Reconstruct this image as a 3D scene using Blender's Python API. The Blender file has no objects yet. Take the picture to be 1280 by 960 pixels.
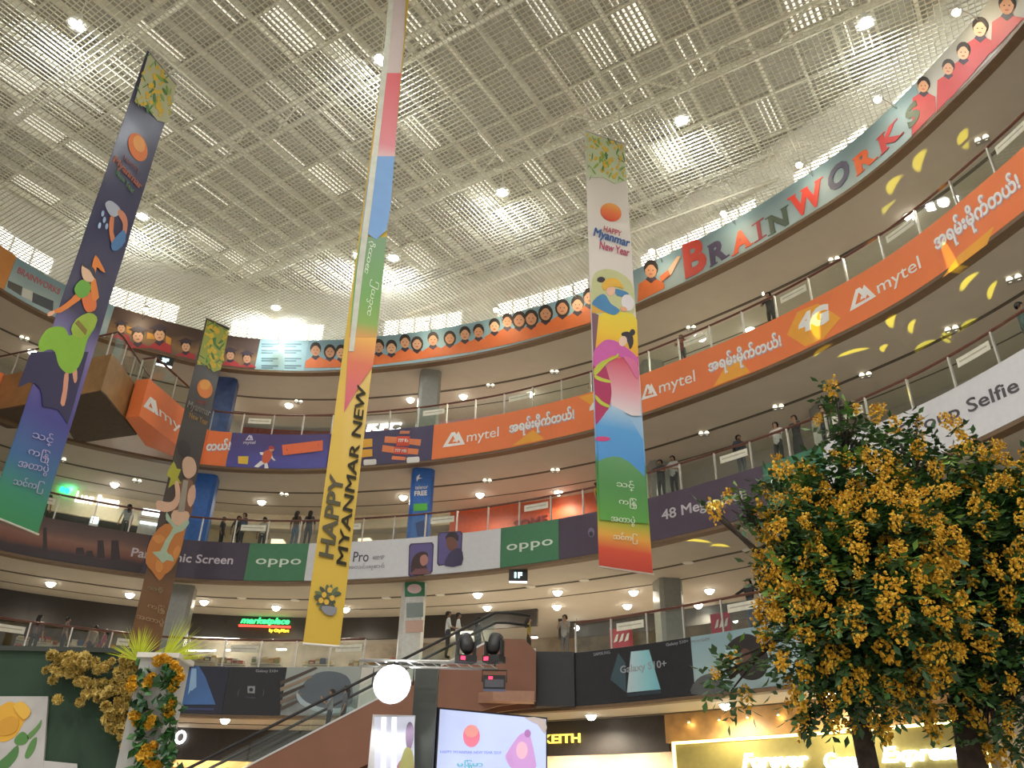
import bpy, bmesh, math, random
import numpy as np
from mathutils import Vector, Matrix
R = math.radians
rnd = random.Random(7)
scene = bpy.context.scene
COL = scene.collection

# ------------------------------------------------------------------ camera
F, PITCH, ROLL, CZ = 1035.0, R(29.1), R(1.2), 1.6
cam_d = bpy.data.cameras.new('camera')
cam_d.sensor_width = 36.0
cam_d.lens = 36.0 * F / 1280.0
cam_d.clip_end = 300
cam = bpy.data.objects.new('camera', cam_d)
COL.objects.link(cam)
cam.matrix_world = Matrix.Translation((0, 0, CZ)) @ Matrix.Rotation(R(90) + PITCH, 4, 'X') @ Matrix.Rotation(ROLL, 4, 'Z')
scene.camera = cam

# ------------------------------------------------------------------ world and exposure
world = bpy.data.worlds.new('mall_ambience')
scene.world = world
world.use_nodes = True
bg = world.node_tree.nodes['Background']
bg.inputs[0].default_value = (1.0, 0.97, 0.92, 1)
bg.inputs[1].default_value = 0.62
scene.view_settings.view_transform = 'Standard'
scene.view_settings.look = 'None'
scene.view_settings.gamma = 1
scene.view_settings.exposure = 0.0
scene.view_settings.use_curve_mapping = False
scene.cycles.max_bounces = 6
scene.cycles.diffuse_bounces = 4
scene.cycles.glossy_bounces = 3
scene.cycles.transparent_max_bounces = 12
scene.cycles.adaptive_threshold = 0.03

# ------------------------------------------------------------------ helpers: pixels to rays
def ray(px, py):
    x = (px - 640) / F; y = -(py - 480) / F
    c, s = math.cos(ROLL), math.sin(ROLL)
    x, y = c*x - s*y, s*x + c*y
    return Vector((x, math.cos(PITCH) - y*math.sin(PITCH), math.sin(PITCH) + y*math.cos(PITCH)))
def at_z(px, py, z):          # point on the level plane z
    d = ray(px, py); t = (z - CZ) / d.z
    return Vector((d.x*t, d.y*t, z))
def at_d(px, py, dist):       # point at a horizontal distance
    d = ray(px, py); t = dist / math.hypot(d.x, d.y)
    return Vector((d.x*t, d.y*t, CZ + d.z*t))
def at_y(px, py, Y):
    d = ray(px, py); t = Y / d.y
    return Vector((d.x*t, Y, CZ + d.z*t))
def at_plane(px, py, o, n):
    d = ray(px, py); c = Vector((0, 0, CZ)); t = (o - c).dot(n) / d.dot(n)
    return c + d*t

# ------------------------------------------------------------------ helpers: materials
MATS = {}
def mat(name, col=(.5, .5, .5), rough=.6, metal=0.0, emit=0.0, ecol=None, var=.08, scale=6.0, bump=0.0, spec=.5):
    if name in MATS: return MATS[name]
    m = bpy.data.materials.new(name); m.use_nodes = True
    nt = m.node_tree; b = nt.nodes['Principled BSDF']
    tc = nt.nodes.new('ShaderNodeTexCoord')
    nz = nt.nodes.new('ShaderNodeTexNoise'); nz.inputs['Scale'].default_value = scale; nz.inputs['Detail'].default_value = 4
    nt.links.new(tc.outputs['Object'], nz.inputs['Vector'])
    rp = nt.nodes.new('ShaderNodeValToRGB')
    lo = [max(0, c*(1-var)) for c in col[:3]]; hi = [min(1, c*(1+var)) for c in col[:3]]
    rp.color_ramp.elements[0].color = (*lo, 1); rp.color_ramp.elements[0].position = .3
    rp.color_ramp.elements[1].color = (*hi, 1); rp.color_ramp.elements[1].position = .7
    nt.links.new(nz.outputs['Fac'], rp.inputs['Fac'])
    nt.links.new(rp.outputs['Color'], b.inputs['Base Color'])
    b.inputs['Roughness'].default_value = rough; b.inputs['Metallic'].default_value = metal
    b.inputs['Specular IOR Level'].default_value = spec
    if emit:
        b.inputs['Emission Color'].default_value = (*(ecol or col)[:3], 1)
        b.inputs['Emission Strength'].default_value = emit
    if bump:
        bn = nt.nodes.new('ShaderNodeBump'); bn.inputs['Strength'].default_value = bump
        nt.links.new(nz.outputs['Fac'], bn.inputs['Height']); nt.links.new(bn.outputs['Normal'], b.inputs['Normal'])
    MATS[name] = m; return m
def hexc(h):
    h = h.lstrip('#'); v = [int(h[i:i+2], 16)/255 for i in (0, 2, 4)]
    return tuple(min(.88, 1.22*(((c+.055)/1.055)**2.4 if c > .04045 else c/12.92)+.010) for c in v)
def pm(h, rough=.55, **k):     # printed colour by its hex value
    return mat('print_' + h, hexc(h), rough, var=.04, scale=3, **k)
def ramp_mat(name, stops, axis='Z', lo=0.0, hi=1.0, rough=.5, wave=0.0, coord='Object'):
    if name in MATS: return MATS[name]
    m = bpy.data.materials.new(name); m.use_nodes = True
    nt = m.node_tree; b = nt.nodes['Principled BSDF']; b.inputs['Roughness'].default_value = rough
    tc = nt.nodes.new('ShaderNodeTexCoord'); sx = nt.nodes.new('ShaderNodeSeparateXYZ')
    nt.links.new(tc.outputs[coord], sx.inputs[0])
    mr = nt.nodes.new('ShaderNodeMapRange'); mr.inputs['From Min'].default_value = lo; mr.inputs['From Max'].default_value = hi
    src = sx.outputs[axis]
    if wave:
        nz = nt.nodes.new('ShaderNodeTexNoise'); nz.inputs['Scale'].default_value = 1.3; nz.inputs['Detail'].default_value = 2
        nt.links.new(tc.outputs[coord], nz.inputs['Vector'])
        ma = nt.nodes.new('ShaderNodeMath'); ma.operation = 'MULTIPLY_ADD'; ma.inputs[1].default_value = wave
        nt.links.new(nz.outputs['Fac'], ma.inputs[0]); nt.links.new(src, ma.inputs[2]); src = ma.outputs[0]
    nt.links.new(src, mr.inputs['Value'])
    rp = nt.nodes.new('ShaderNodeValToRGB'); cr = rp.color_ramp
    while len(cr.elements) < len(stops): cr.elements.new(.5)
    for e, (p, c) in zip(cr.elements, stops): e.position = p; e.color = (*hexc(c), 1)
    nt.links.new(mr.outputs[0], rp.inputs['Fac']); nt.links.new(rp.outputs['Color'], b.inputs['Base Color'])
    MATS[name] = m; return m
def glass_mat(name='clear_glass', tint=(.93, .97, .95), ior=1.45):
    if name in MATS: return MATS[name]
    m = bpy.data.materials.new(name); m.use_nodes = True; nt = m.node_tree
    nt.nodes.remove(nt.nodes['Principled BSDF']); out = nt.nodes['Material Output']
    tr = nt.nodes.new('ShaderNodeBsdfTransparent'); tr.inputs[0].default_value = (*tint, 1)
    gl = nt.nodes.new('ShaderNodeBsdfGlossy'); gl.inputs['Roughness'].default_value = .03
    fr = nt.nodes.new('ShaderNodeFresnel')
    # thin sheet: both faces reflect like air-to-glass
    ge = nt.nodes.new('ShaderNodeNewGeometry'); ma = nt.nodes.new('ShaderNodeMath'); ma.operation = 'MULTIPLY_ADD'
    ma.inputs[1].default_value = 1/ior-ior; ma.inputs[2].default_value = ior
    nt.links.new(ge.outputs['Backfacing'], ma.inputs[0]); nt.links.new(ma.outputs[0], fr.inputs[0])
    mx = nt.nodes.new('ShaderNodeMixShader')
    nt.links.new(fr.outputs[0], mx.inputs[0]); nt.links.new(tr.outputs[0], mx.inputs[1]); nt.links.new(gl.outputs[0], mx.inputs[2])
    nt.links.new(mx.outputs[0], out.inputs[0]); MATS[name] = m; return m
def down_spot(name, parent, loc, watts, col, r=.25, cone=165):
    l = bpy.data.lights.new(name, 'SPOT'); l.energy = watts; l.color = col; l.shadow_soft_size = r; l.spot_size = R(cone); l.spot_blend = .6
    o = bpy.data.objects.new(name, l); COL.objects.link(o); o.parent = parent; o.location = loc; return o
def emis(name, col, strength, sample=False):
    m = mat(name, col, .5, emit=strength, ecol=col, var=.01)
    if not sample: m.cycles.emission_sampling = 'NONE'
    return m
def point(name, parent, loc, watts, col=(1, .94, .82), r=.15):
    l = bpy.data.lights.new(name, 'POINT'); l.energy = watts; l.color = col; l.shadow_soft_size = r
    o = bpy.data.objects.new(name, l); COL.objects.link(o); o.parent = parent; o.location = loc; return o

# ------------------------------------------------------------------ helpers: objects
def tag(o, label=None, cat=None, group=None, kind=None):
    if label: o['label'] = label
    if cat: o['category'] = cat
    if group: o['group'] = group
    if kind: o['kind'] = kind
    return o
def thing(name, loc, label, cat, group=None, rz=0.0):
    o = bpy.data.objects.new(name, None); COL.objects.link(o)
    o.empty_display_size = .1; o.location = loc; o.rotation_euler = (0, 0, rz)
    return tag(o, label, cat, group)
class MB:
    def __init__(s): s.v = []; s.f = []; s.m = []
    def add(s, vs, fs, mi=0):
        n = len(s.v); s.v += [tuple(p) for p in vs]; s.f += [tuple(n+i for i in f) for f in fs]; s.m += [mi]*len(fs); return s
    def box(s, x0, x1, y0, y1, z0, z1, mi=0, M=None):
        vs = [Vector(p) for p in ((x0,y0,z0),(x1,y0,z0),(x1,y1,z0),(x0,y1,z0),(x0,y0,z1),(x1,y0,z1),(x1,y1,z1),(x0,y1,z1))]
        if M: vs = [M @ p for p in vs]
        return s.add(vs, [(0,3,2,1),(4,5,6,7),(0,1,5,4),(1,2,6,5),(2,3,7,6),(3,0,4,7)], mi)
    def bar(s, a, b, w, h=None, mi=0):
        a = Vector(a); b = Vector(b); d = (b-a); L = d.length
        if L < 1e-6: return s
        q = d.to_track_quat('X', 'Z').to_matrix().to_4x4()
        return s.box(0, L, -w/2, w/2, -(h or w)/2, (h or w)/2, mi, Matrix.Translation(a) @ q)
    def tube(s, pts, rads, n=8, mi=0, cap=True):
        pts = [Vector(p) for p in pts]
        if not hasattr(rads, '__len__'): rads = [rads]*len(pts)
        n0 = len(s.v); up = None
        for i, p in enumerate(pts):
            d = (pts[min(i+1, len(pts)-1)] - pts[max(i-1, 0)]).normalized()
            if up is None: up = Vector((0, 0, 1)) if abs(d.z) < .9 else Vector((0, 1, 0))
            a = d.cross(up).normalized(); b2 = a.cross(d).normalized(); up = b2
            for k in range(n):
                t = 2*math.pi*k/n
                s.v.append(tuple(p + (a*math.cos(t) + b2*math.sin(t))*rads[i]))
        for i in range(len(pts)-1):
            for k in range(n):
                s.f.append((n0+i*n+k, n0+i*n+(k+1) % n, n0+(i+1)*n+(k+1) % n, n0+(i+1)*n+k)); s.m.append(mi)
        if cap:
            s.f.append(tuple(n0+k for k in range(n))[::-1]); s.m.append(mi)
            s.f.append(tuple(n0+(len(pts)-1)*n+k for k in range(n))); s.m.append(mi)
        return s
    def lathe(s, prof, n=16, mi=0, M=None):
        n0 = len(s.v)
        for r, z in prof:
            for k in range(n):
                t = 2*math.pi*k/n; p = Vector((r*math.cos(t), r*math.sin(t), z)); s.v.append(tuple(M @ p if M else p))
        for i in range(len(prof)-1):
            for k in range(n):
                s.f.append((n0+i*n+k, n0+i*n+(k+1) % n, n0+(i+1)*n+(k+1) % n, n0+(i+1)*n+k)); s.m.append(mi)
        if prof[0][0] > 1e-5: s.f.append(tuple(n0+k for k in range(n))[::-1]); s.m.append(mi)
        if prof[-1][0] > 1e-5: s.f.append(tuple(n0+(len(prof)-1)*n+k for k in range(n))); s.m.append(mi)
        return s
    def prism(s, poly, z0, z1, mi=0, mi_bottom=None):
        n = len(poly); vs = [(p[0], p[1], z0) for p in poly] + [(p[0], p[1], z1) for p in poly]
        s.add(vs, [(i, (i+1) % n, n+(i+1) % n, n+i) for i in range(n)], mi)
        n0 = len(s.v) - 2*n
        s.f.append(tuple(n0+i for i in range(n))[::-1]); s.m.append(mi if mi_bottom is None else mi_bottom)
        s.f.append(tuple(n0+n+i for i in range(n))); s.m.append(mi); return s
    def mesh(s, name, mats, smooth=False):
        me = bpy.data.meshes.new(name); me.from_pydata(s.v, [], s.f)
        for m in (mats if isinstance(mats, (list, tuple)) else [mats]): me.materials.append(m)
        me.polygons.foreach_set('material_index', s.m)
        if smooth: me.polygons.foreach_set('use_smooth', [True]*len(s.f))
        me.update(); return me
    def build(s, name, mats, parent=None, smooth=False, local=False):
        """link as one object; world coordinates are moved to a sensible origin unless local"""
        me = s.mesh(name, mats, smooth)
        return link_mesh(name, me, parent, local)
def link_mesh(name, me, parent=None, local=False, loc=None):
    o = bpy.data.objects.new(name, me); COL.objects.link(o)
    if parent is not None:
        o.parent = parent
        if not local:      # world-space vertices under a placed parent
            me.transform(world_of(parent).inverted())
    elif not local and len(me.vertices):
        co = np.empty(len(me.vertices)*3); me.vertices.foreach_get('co', co); co = co.reshape(-1, 3)
        c = Vector(((co[:,0].min()+co[:,0].max())/2, (co[:,1].min()+co[:,1].max())/2, co[:,2].min()))
        me.transform(Matrix.Translation(-c)); o.location = c
    if loc is not None: o.location = loc
    return o
def world_of(o):
    M = Matrix.LocRotScale(o.location, o.rotation_euler, o.scale)
    return world_of(o.parent) @ M if o.parent else M
def copy_tree(o, parent=None):
    c = o.copy(); COL.objects.link(c); c.parent = parent
    for ch in [q for q in list(o.children)]: copy_tree(ch, c)
    return c

# ------------------------------------------------------------------ the atrium edge in plan
CTRL = [(-20.9,27.6),(-19.85,29.5),(-18.4,31.15),(-16,32.55),(-14.8,33.2),(-13.6,33.7),(-12,33.9),(-10,33.95),(-8.2,33.8),(-6.5,33.45),(-4.2,32.9),(-1.9,32.1),(0,31.25),(3.3,29.3),(5,27.85),(6.9,26.1),(8.8,24.1),(10.5,21.85),(11.2,20.85),(12,19.2),(12.7,17.1),(13.3,15.0)]
CTRL = [(-20.6,20.5),(-21.3,23.0),(-21.4,25.4)] + CTRL + [(13.5,12.8),(13.3,10.4),(12.6,8.0)]
def catmull(P, step):
    P = [np.array(p, float) for p in P]; P = [2*P[0]-P[1]] + P + [2*P[-1]-P[-2]]; out = []
    for i in range(1, len(P)-2):
        n = max(2, int(np.linalg.norm(P[i+1]-P[i])/step))
        for k in range(n):
            t = k/n; out.append(.5*((2*P[i]) + (-P[i-1]+P[i+1])*t + (2*P[i-1]-5*P[i]+4*P[i+1]-P[i+2])*t*t + (-P[i-1]+3*P[i]-3*P[i+1]+P[i+2])*t**3))
    out.append(P[-2]); return np.array(out)
_c = catmull(CTRL, .1)
_s = np.r_[0, np.cumsum(np.linalg.norm(np.diff(_c, axis=0), axis=1))]
SLEN = _s[-1]; SG = np.arange(0, SLEN, .2)
RX = np.interp(SG, _s, _c[:,0]); RY = np.interp(SG, _s, _c[:,1])
for _ in range(40):          # iron out the hand-measured points
    RX[1:-1] = (RX[:-2]+2*RX[1:-1]+RX[2:])/4; RY[1:-1] = (RY[:-2]+2*RY[1:-1]+RY[2:])/4
TX = np.gradient(RX, SG); TY = np.gradient(RY, SG); _l = np.hypot(TX, TY); TX /= _l; TY /= _l
SMAX = SG[-1]
def rp(s, off=0.0):           # point on the edge, off metres outwards (away from the void)
    x = np.interp(s, SG, RX); y = np.interp(s, SG, RY); tx = np.interp(s, SG, TX); ty = np.interp(s, SG, TY)
    return float(x - ty*off), float(y + tx*off)
def rt(s): return float(np.interp(s, SG, TX)), float(np.interp(s, SG, TY))
_hit = {}
def ringhit(px, py, off=0.0):
    """pixel to (s, z) on the vertical wall that stands off metres behind the edge"""
    k = round(off, 3)
    if k not in _hit: _hit[k] = (RX - TY*off, RY + TX*off)
    X, Y = _hit[k]; d = ray(px, py); cr = X*d.y - Y*d.x
    idx = [i for i in range(len(cr)-1) if cr[i]*cr[i+1] <= 0 and X[i]*d.x+Y[i]*d.y > 0]
    if not idx: return None
    best = max(idx, key=lambda i: X[i]*d.x+Y[i]*d.y); t = cr[best]/(cr[best]-cr[best+1]) if cr[best] != cr[best+1] else 0
    x = X[best]*(1-t)+X[best+1]*t; y = Y[best]*(1-t)+Y[best+1]*t
    return SG[best]+t*(SG[1]-SG[0]), CZ + d.z*math.hypot(x, y)/math.hypot(d.x, d.y)
def S(px, py, off=0.0): return ringhit(px, py, off)[0]
def srange(s0, s1, step=.5):
    n = max(1, int(math.ceil(abs(s1-s0)/step))); return [s0+(s1-s0)*i/n for i in range(n+1)]
def band(mb, s0, s1, o0, o1, z0, z1, mi=0, step=.5):
    """curved solid between offsets o0 (inner) and o1 (outer)"""
    ss = srange(s0, s1, step); n0 = len(mb.v)
    for s in ss:
        a = rp(s, o0); b = rp(s, o1)
        mb.v += [(a[0], a[1], z0), (a[0], a[1], z1), (b[0], b[1], z1), (b[0], b[1], z0)]
    for i in range(len(ss)-1):
        p = n0+4*i; q = p+4
        mb.f += [(p, q, q+1, p+1), (p+1, q+1, q+2, p+2), (p+2, q+2, q+3, p+3), (p+3, q+3, q, p)]; mb.m += [mi]*4
    e = n0+4*(len(ss)-1)
    mb.f += [(n0, n0+1, n0+2, n0+3), (e+3, e+2, e+1, e)]; mb.m += [mi]*2
    return mb
LV = {'A': (19.32+CZ, 21.03+CZ), 'B': (14.33+CZ, 16.01+CZ), 'C': (9.31+CZ, 10.93+CZ), 'D': (4.14+CZ, 5.92+CZ)}
RAILH = 1.06

# ------------------------------------------------------------------ printed shapes
def text_mesh(txt, bold=0.0, shear=0.0, spacing=1.0, res=3):
    fake = bold if 'M' in txt else 0.0          # this glyph tears when offset, so it is thickened by shifted copies
    c = bpy.data.curves.new('lettering', 'FONT'); c.body = txt; c.offset = 0.0 if fake else bold; c.shear = shear; c.space_character = spacing
    c.resolution_u = res
    o = bpy.data.objects.new('lettering', c); COL.objects.link(o)
    dg = bpy.context.evaluated_depsgraph_get(); dg.update()
    me = bpy.data.meshes.new_from_object(o.evaluated_get(dg))
    bpy.data.objects.remove(o); bpy.data.curves.remove(c)
    v = np.empty(len(me.vertices)*3); me.vertices.foreach_get('co', v); v = v.reshape(-1, 3)[:, :2]
    f = [tuple(p.vertices) for p in me.polygons]; bpy.data.meshes.remove(me)
    if fake:
        n = len(v); f0 = list(f); v0 = v.copy()
        for i, (dx, dy) in enumerate(((-fake, 0), (fake, 0), (0, fake*.8), (0, -fake*.8))):
            v = np.vstack([v, v0+np.array([dx, dy])]); f = f+[tuple(q+n*(i+1) for q in p) for p in f0]
    v = v - v.min(axis=0); w, h = v.max(axis=0); return v/np.array([w, h]), f, w/h
def solidify(mb, front, back, faces, mi=0):
    """thin plate from a flat face set: front skin, back skin and rims"""
    n = len(front); n0 = len(mb.v); mb.v += [tuple(p) for p in front] + [tuple(p) for p in back]
    cnt = {}
    for f in faces:
        mb.f.append(tuple(n0+i for i in f)); mb.m.append(mi)
        mb.f.append(tuple(n0+n+i for i in f[::-1])); mb.m.append(mi)
        for a, b in zip(f, f[1:]+f[:1]): cnt[(a, b)] = cnt.get((a, b), 0)+1
    for (a, b) in cnt:
        if (b, a) not in cnt: mb.f.append((n0+b, n0+a, n0+n+a, n0+n+b)); mb.m.append(mi)
def ring_text(mb, txt, p0, p1, h=None, ptop=None, off=-.07, bold=0.0, shear=0.0, mi=0, th=.012, spacing=1.0):
    """lettering on the curved fascia; p0 and p1 are the ends of its base line"""
    v, f, asp = text_mesh(txt, bold, shear, spacing)
    s0, z0 = ringhit(*p0); s1, z1 = ringhit(*p1)
    if ptop: h = ringhit(*ptop)[1]-z0
    if h is None: h = (s1-s0)/asp
    fr, bk = [], []
    for u, w in v:
        s = s0+(s1-s0)*u; z = z0+(z1-z0)*u+h*w
        a = rp(s, off); b = rp(s, off+th); fr.append((a[0], a[1], z)); bk.append((b[0], b[1], z))
    solidify(mb, fr, bk, f, mi); return mb
def smooth_poly(P, k=4):
    n = len(P); out = []
    for i in range(n):
        a, b, c, d = (np.array(P[(i+j-1) % n], float) for j in range(4))
        for q in range(k):
            t = q/k; out.append(tuple(.5*((2*b)+(-a+c)*t+(2*a-5*b+4*c-d)*t*t+(-a+3*b-3*c+d)*t**3)))
    return out
def ell(cx, cy, rx, ry, rot=0.0, n=14):
    c, s = math.cos(R(rot)), math.sin(R(rot))
    return [(cx+rx*math.cos(t)*c-ry*math.sin(t)*s, cy+rx*math.cos(t)*s+ry*math.sin(t)*c) for t in (2*math.pi*i/n for i in range(n))]
def ring_poly(mb, pts, mi=0, off=-.065, th=.01):
    """flat print whose outline is given in picture pixels, laid on the curved fascia"""
    fr, bk = [], []
    for p in pts:
        s, z = ringhit(*p); a = rp(s, off); b = rp(s, off+th); fr.append((a[0], a[1], z)); bk.append((b[0], b[1], z))
    solidify(mb, fr, bk, [tuple(range(len(pts)))[::-1]], mi); return mb
def sz_poly(mb, pts, mi=0, off=-.065, th=.01):
    fr, bk = [], []
    for s, z in pts:
        a = rp(s, off); b = rp(s, off+th); fr.append((a[0], a[1], z)); bk.append((b[0], b[1], z))
    solidify(mb, fr, bk, [tuple(range(len(pts)))], mi); return mb
class Plane:
    def __init__(s, o, x_axis, up=(0, 0, 1)):
        s.o = Vector(o); s.x = Vector(x_axis).normalized(); s.up = Vector(up).normalized(); s.n = s.x.cross(s.up).normalized()   # n looks at the viewer
    def hit(s, px, py): return at_plane(px, py, s.o, s.n)
    def poly(s, mb, pts, mi=0, off=.012, th=.008):
        P = [s.hit(*p) for p in pts]
        solidify(mb, [p+s.n*off for p in P], [p+s.n*(off-th) for p in P], [tuple(range(len(P)))[::-1]], mi); return mb
    def text(s, mb, txt, bl, br, tl, mi=0, off=.016, th=.008, bold=0.0, shear=0.0, spacing=1.0):
        v, f, asp = text_mesh(txt, bold, shear, spacing)
        a, b, c = s.hit(*bl), s.hit(*br), s.hit(*tl); P = [a+(b-a)*u+(c-a)*w for u, w in v]
        solidify(mb, [p+s.n*off for p in P], [p+s.n*(off-th) for p in P], f, mi); return mb

# ================================================================== STRUCTURE
M_soffit = mat('soffit_paint', (.50, .46, .405), .75, var=.03, scale=1.5)
M_white = mat('white_paint', (.72, .70, .64), .7, var=.03)
M_lip = mat('brown_lip', (.16, .10, .055), .5)
M_groove = mat('groove_shadow_gap', (.10, .085, .07), .8)
M_floor = mat('floor_stone', (.55, .50, .43), .25, var=.10, scale=2.5)
M_walk = mat('walkway_stone', (.72, .66, .56), .3, var=.06, scale=2)
M_grid = mat('grid_aluminium', (.63, .61, .49), .45, var=.05)
M_deck = mat('roof_deck', (.33, .315, .265), .7, var=.15, scale=1.2)
M_steel = mat('cream_steel', (.66, .63, .52), .5, var=.05)
M_dark = mat('dark_header', (.035, .03, .028), .45)
M_darkgrey = mat('charcoal_header', (.055, .048, .045), .5)
M_day = emis('daylight_pane', (1, .98, .92), 2.6)
M_sky = emis('skylight_pane', (1, .96, .82), .9)
M_glass = glass_mat()

# ground floor
mb = MB(); mb.prism([(60*math.cos(2*math.pi*i/48)-4, 60*math.sin(2*math.pi*i/48)+18) for i in range(48)], -.2, 0)
fl = mb.build('floor', M_floor); tag(fl, kind='structure')

# the slabs, their fascias and soffits
for i, (k, (zb, zt)) in enumerate(LV.items()):
    mb = MB(); band(mb, 0, SMAX, .30, 12.4, zb, zb+.18, step=1)
    so = mb.build('ceiling', M_soffit); tag(so, kind='structure')
    mb = MB(); band(mb, 0, SMAX, 2.75, 2.89, zb-.02, zb+.01); mb.build('groove', M_groove, so)
    if k != 'D':
        mb = MB(); band(mb, 0, SMAX, 4.6, 4.66, zb-.02, zb+.01); mb.build('groove', M_groove, so)
    mb = MB(); band(mb, 0, SMAX, 0, .30, zb, zt)
    fa = mb.build('trim_%d' % (i+1), M_white); tag(fa, kind='structure')
    mb = MB(); band(mb, 0, SMAX, -.06, .30, zb-.11, zb); mb.build('lip', M_lip, fa)
    if k != 'A':
        mb = MB(); band(mb, 0, SMAX, .30, 12.4, zt-.2, zt, step=1)
        f2 = mb.build('floor', M_walk); tag(f2, kind='structure')

# drum wall with its window strip
ZW0, ZW1, ZR = 21.15+CZ, 23.0+CZ, 25.0+CZ
WO = 1.5
wins = []
for a, b in (((-60, 330), (60, 350)), ((134, 366), (223, 392)), ((290, 400), (405, 412)), ((480, 405), (578, 392)), ((622, 375), (735, 340)), ((800, 318), (945, 250)), ((990, 215), (1080, 145)), ((1110, 110), (1230, -10))):
    h0, h1 = ringhit(*a, WO), ringhit(*b, WO)
    if h0 and h1: wins.append((h0[0], h1[0]))
cur = 0.0; walls = []
for a, b in wins: walls.append((cur, a)); cur = b
walls.append((cur, SMAX))
mbw = MB()
for a, b in walls: band(mbw, a, b, WO, WO+.2, ZW0, ZW1)
band(mbw, 0, SMAX, WO, WO+.2, ZW1, ZR+.1); band(mbw, 0, SMAX, .3, WO+.2, LV['A'][1]-.1, ZW0)
wd = mbw.build('wall_drum', mat('drum_wall_paint', (.63, .60, .52), .8, var=.04)); tag(wd, kind='structure')
for i, (a, b) in enumerate(wins):
    w = thing('window_%d' % (i+1), (*rp((a+b)/2, WO), ZW0), None, None); w['kind'] = 'structure'
    n = max(4, round((b-a)/.75)); fr = MB()
    for q in range(n+1):
        s = a+(b-a)*q/n; band(fr, s-.03, s+.03, WO-.02, WO+.12, ZW0, ZW1)
    band(fr, a, b, WO-.02, WO+.12, ZW0, ZW0+.05); band(fr, a, b, WO-.02, WO+.12, ZW1-.05, ZW1)
    fr.build('frame', M_white, w)
    for q in range(n):
        p = MB(); band(p, a+(b-a)*q/n+.03, a+(b-a)*(q+1)/n-.03, WO+.05, WO+.07, ZW0+.05, ZW1-.05); p.build('pane', M_day, w)

# roof deck, purlins, skylights
UA = R(-33); UV = np.array([math.cos(UA), math.sin(UA)]); VV = np.array([-UV[1], UV[0]])
def roof_poly(off):
    P = [rp(s, off) for s in np.arange(0, SMAX, .8)]
    return P + [(13, 4), (4, 1.5), (-9, 4), (-18, 9), (-21.5, 15)]
def deck_poly(off):
    return [rp(s, off) for s in np.arange(0, SMAX, .8)] + [(18, 4), (18, -22), (-24, -22), (-24, 15)]
def clip(poly, o, d):
    ts = []
    n = len(poly)
    for i in range(n):
        a = np.array(poly[i]); b = np.array(poly[(i+1) % n]); e = b-a; den = d[0]*e[1]-d[1]*e[0]
        if abs(den) < 1e-9: continue
        w = a-o; t = (w[0]*e[1]-w[1]*e[0])/den; q = (w[0]*d[1]-w[1]*d[0])/den
        if 0 <= q < 1: ts.append(t)
    return (min(ts), max(ts)) if len(ts) >= 2 else None
RPOLY = roof_poly(1.45); GP = roof_poly(1.42)
mb = MB(); mb.prism(deck_poly(1.45), ZR+.02, ZR+.15); deck = mb.build('ceiling', M_deck); tag(deck, kind='structure')
pu = sorted(p @ UV for p in map(np.array, RPOLY)); pv = sorted(p @ VV for p in map(np.array, RPOLY))
UMIN, UMAX, VMIN, VMAX = pu[0], pu[-1], pv[0], pv[-1]
def w2(u, v, z): q = UV*u+VV*v; return (q[0], q[1], z)
for i in range(int((UMAX-UMIN)/1.3)+1):
    u = UMIN+.4+i*1.3; c = clip(RPOLY, UV*u, VV)
    if c:
        m = MB(); m.bar(w2(u, c[0], ZR-.14), w2(u, c[1], ZR-.14), .10, .28); m.build('purlin', M_steel, deck)
for i in range(int((VMAX-VMIN)/2.1)+1):
    v = VMIN+.6+i*2.1; c = clip(RPOLY, VV*v, UV)
    if c:
        m = MB(); m.bar(w2(c[0], v, ZR-.05), w2(c[1], v, ZR-.05), .08, .10); m.build('cross_member', M_steel, deck)
sk = random.Random(4)
for i in range(int((UMAX-UMIN)/1.3)+1):
    for j in range(int((VMAX-VMIN)/2.1)+1):
        u = UMIN+.4+i*1.3; v = VMIN+.6+j*2.1; q = np.array(w2(u+.65, v+1.05, 0)[:2])
        c = clip(RPOLY, UV*(u+.65), VV)
        if not c or not (c[0]+.3 < v and v+2.2 < c[1]) or q[1] < 10: continue
        p = .55 + .3*math.sin(i*.7+1)*math.sin(j*.9)
        if sk.random() < p:
            m = MB(); full = sk.random() < .15
            for t in range(5):
                if full or sk.random() < .45:
                    m.box(.16+t*.21, .16+t*.21+(.09 if full else .045), .12, 1.98, 0, .02, 0)
            if m.v:
                me = m.mesh('skylight', M_sky); Mx = Matrix(((UV[0], VV[0], 0, w2(u, v, 0)[0]), (UV[1], VV[1], 0, w2(u, v, 0)[1]), (0, 0, 1, ZR-.005), (0, 0, 0, 1)))
                me.transform(Mx); link_mesh('skylight', me, deck)
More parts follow.
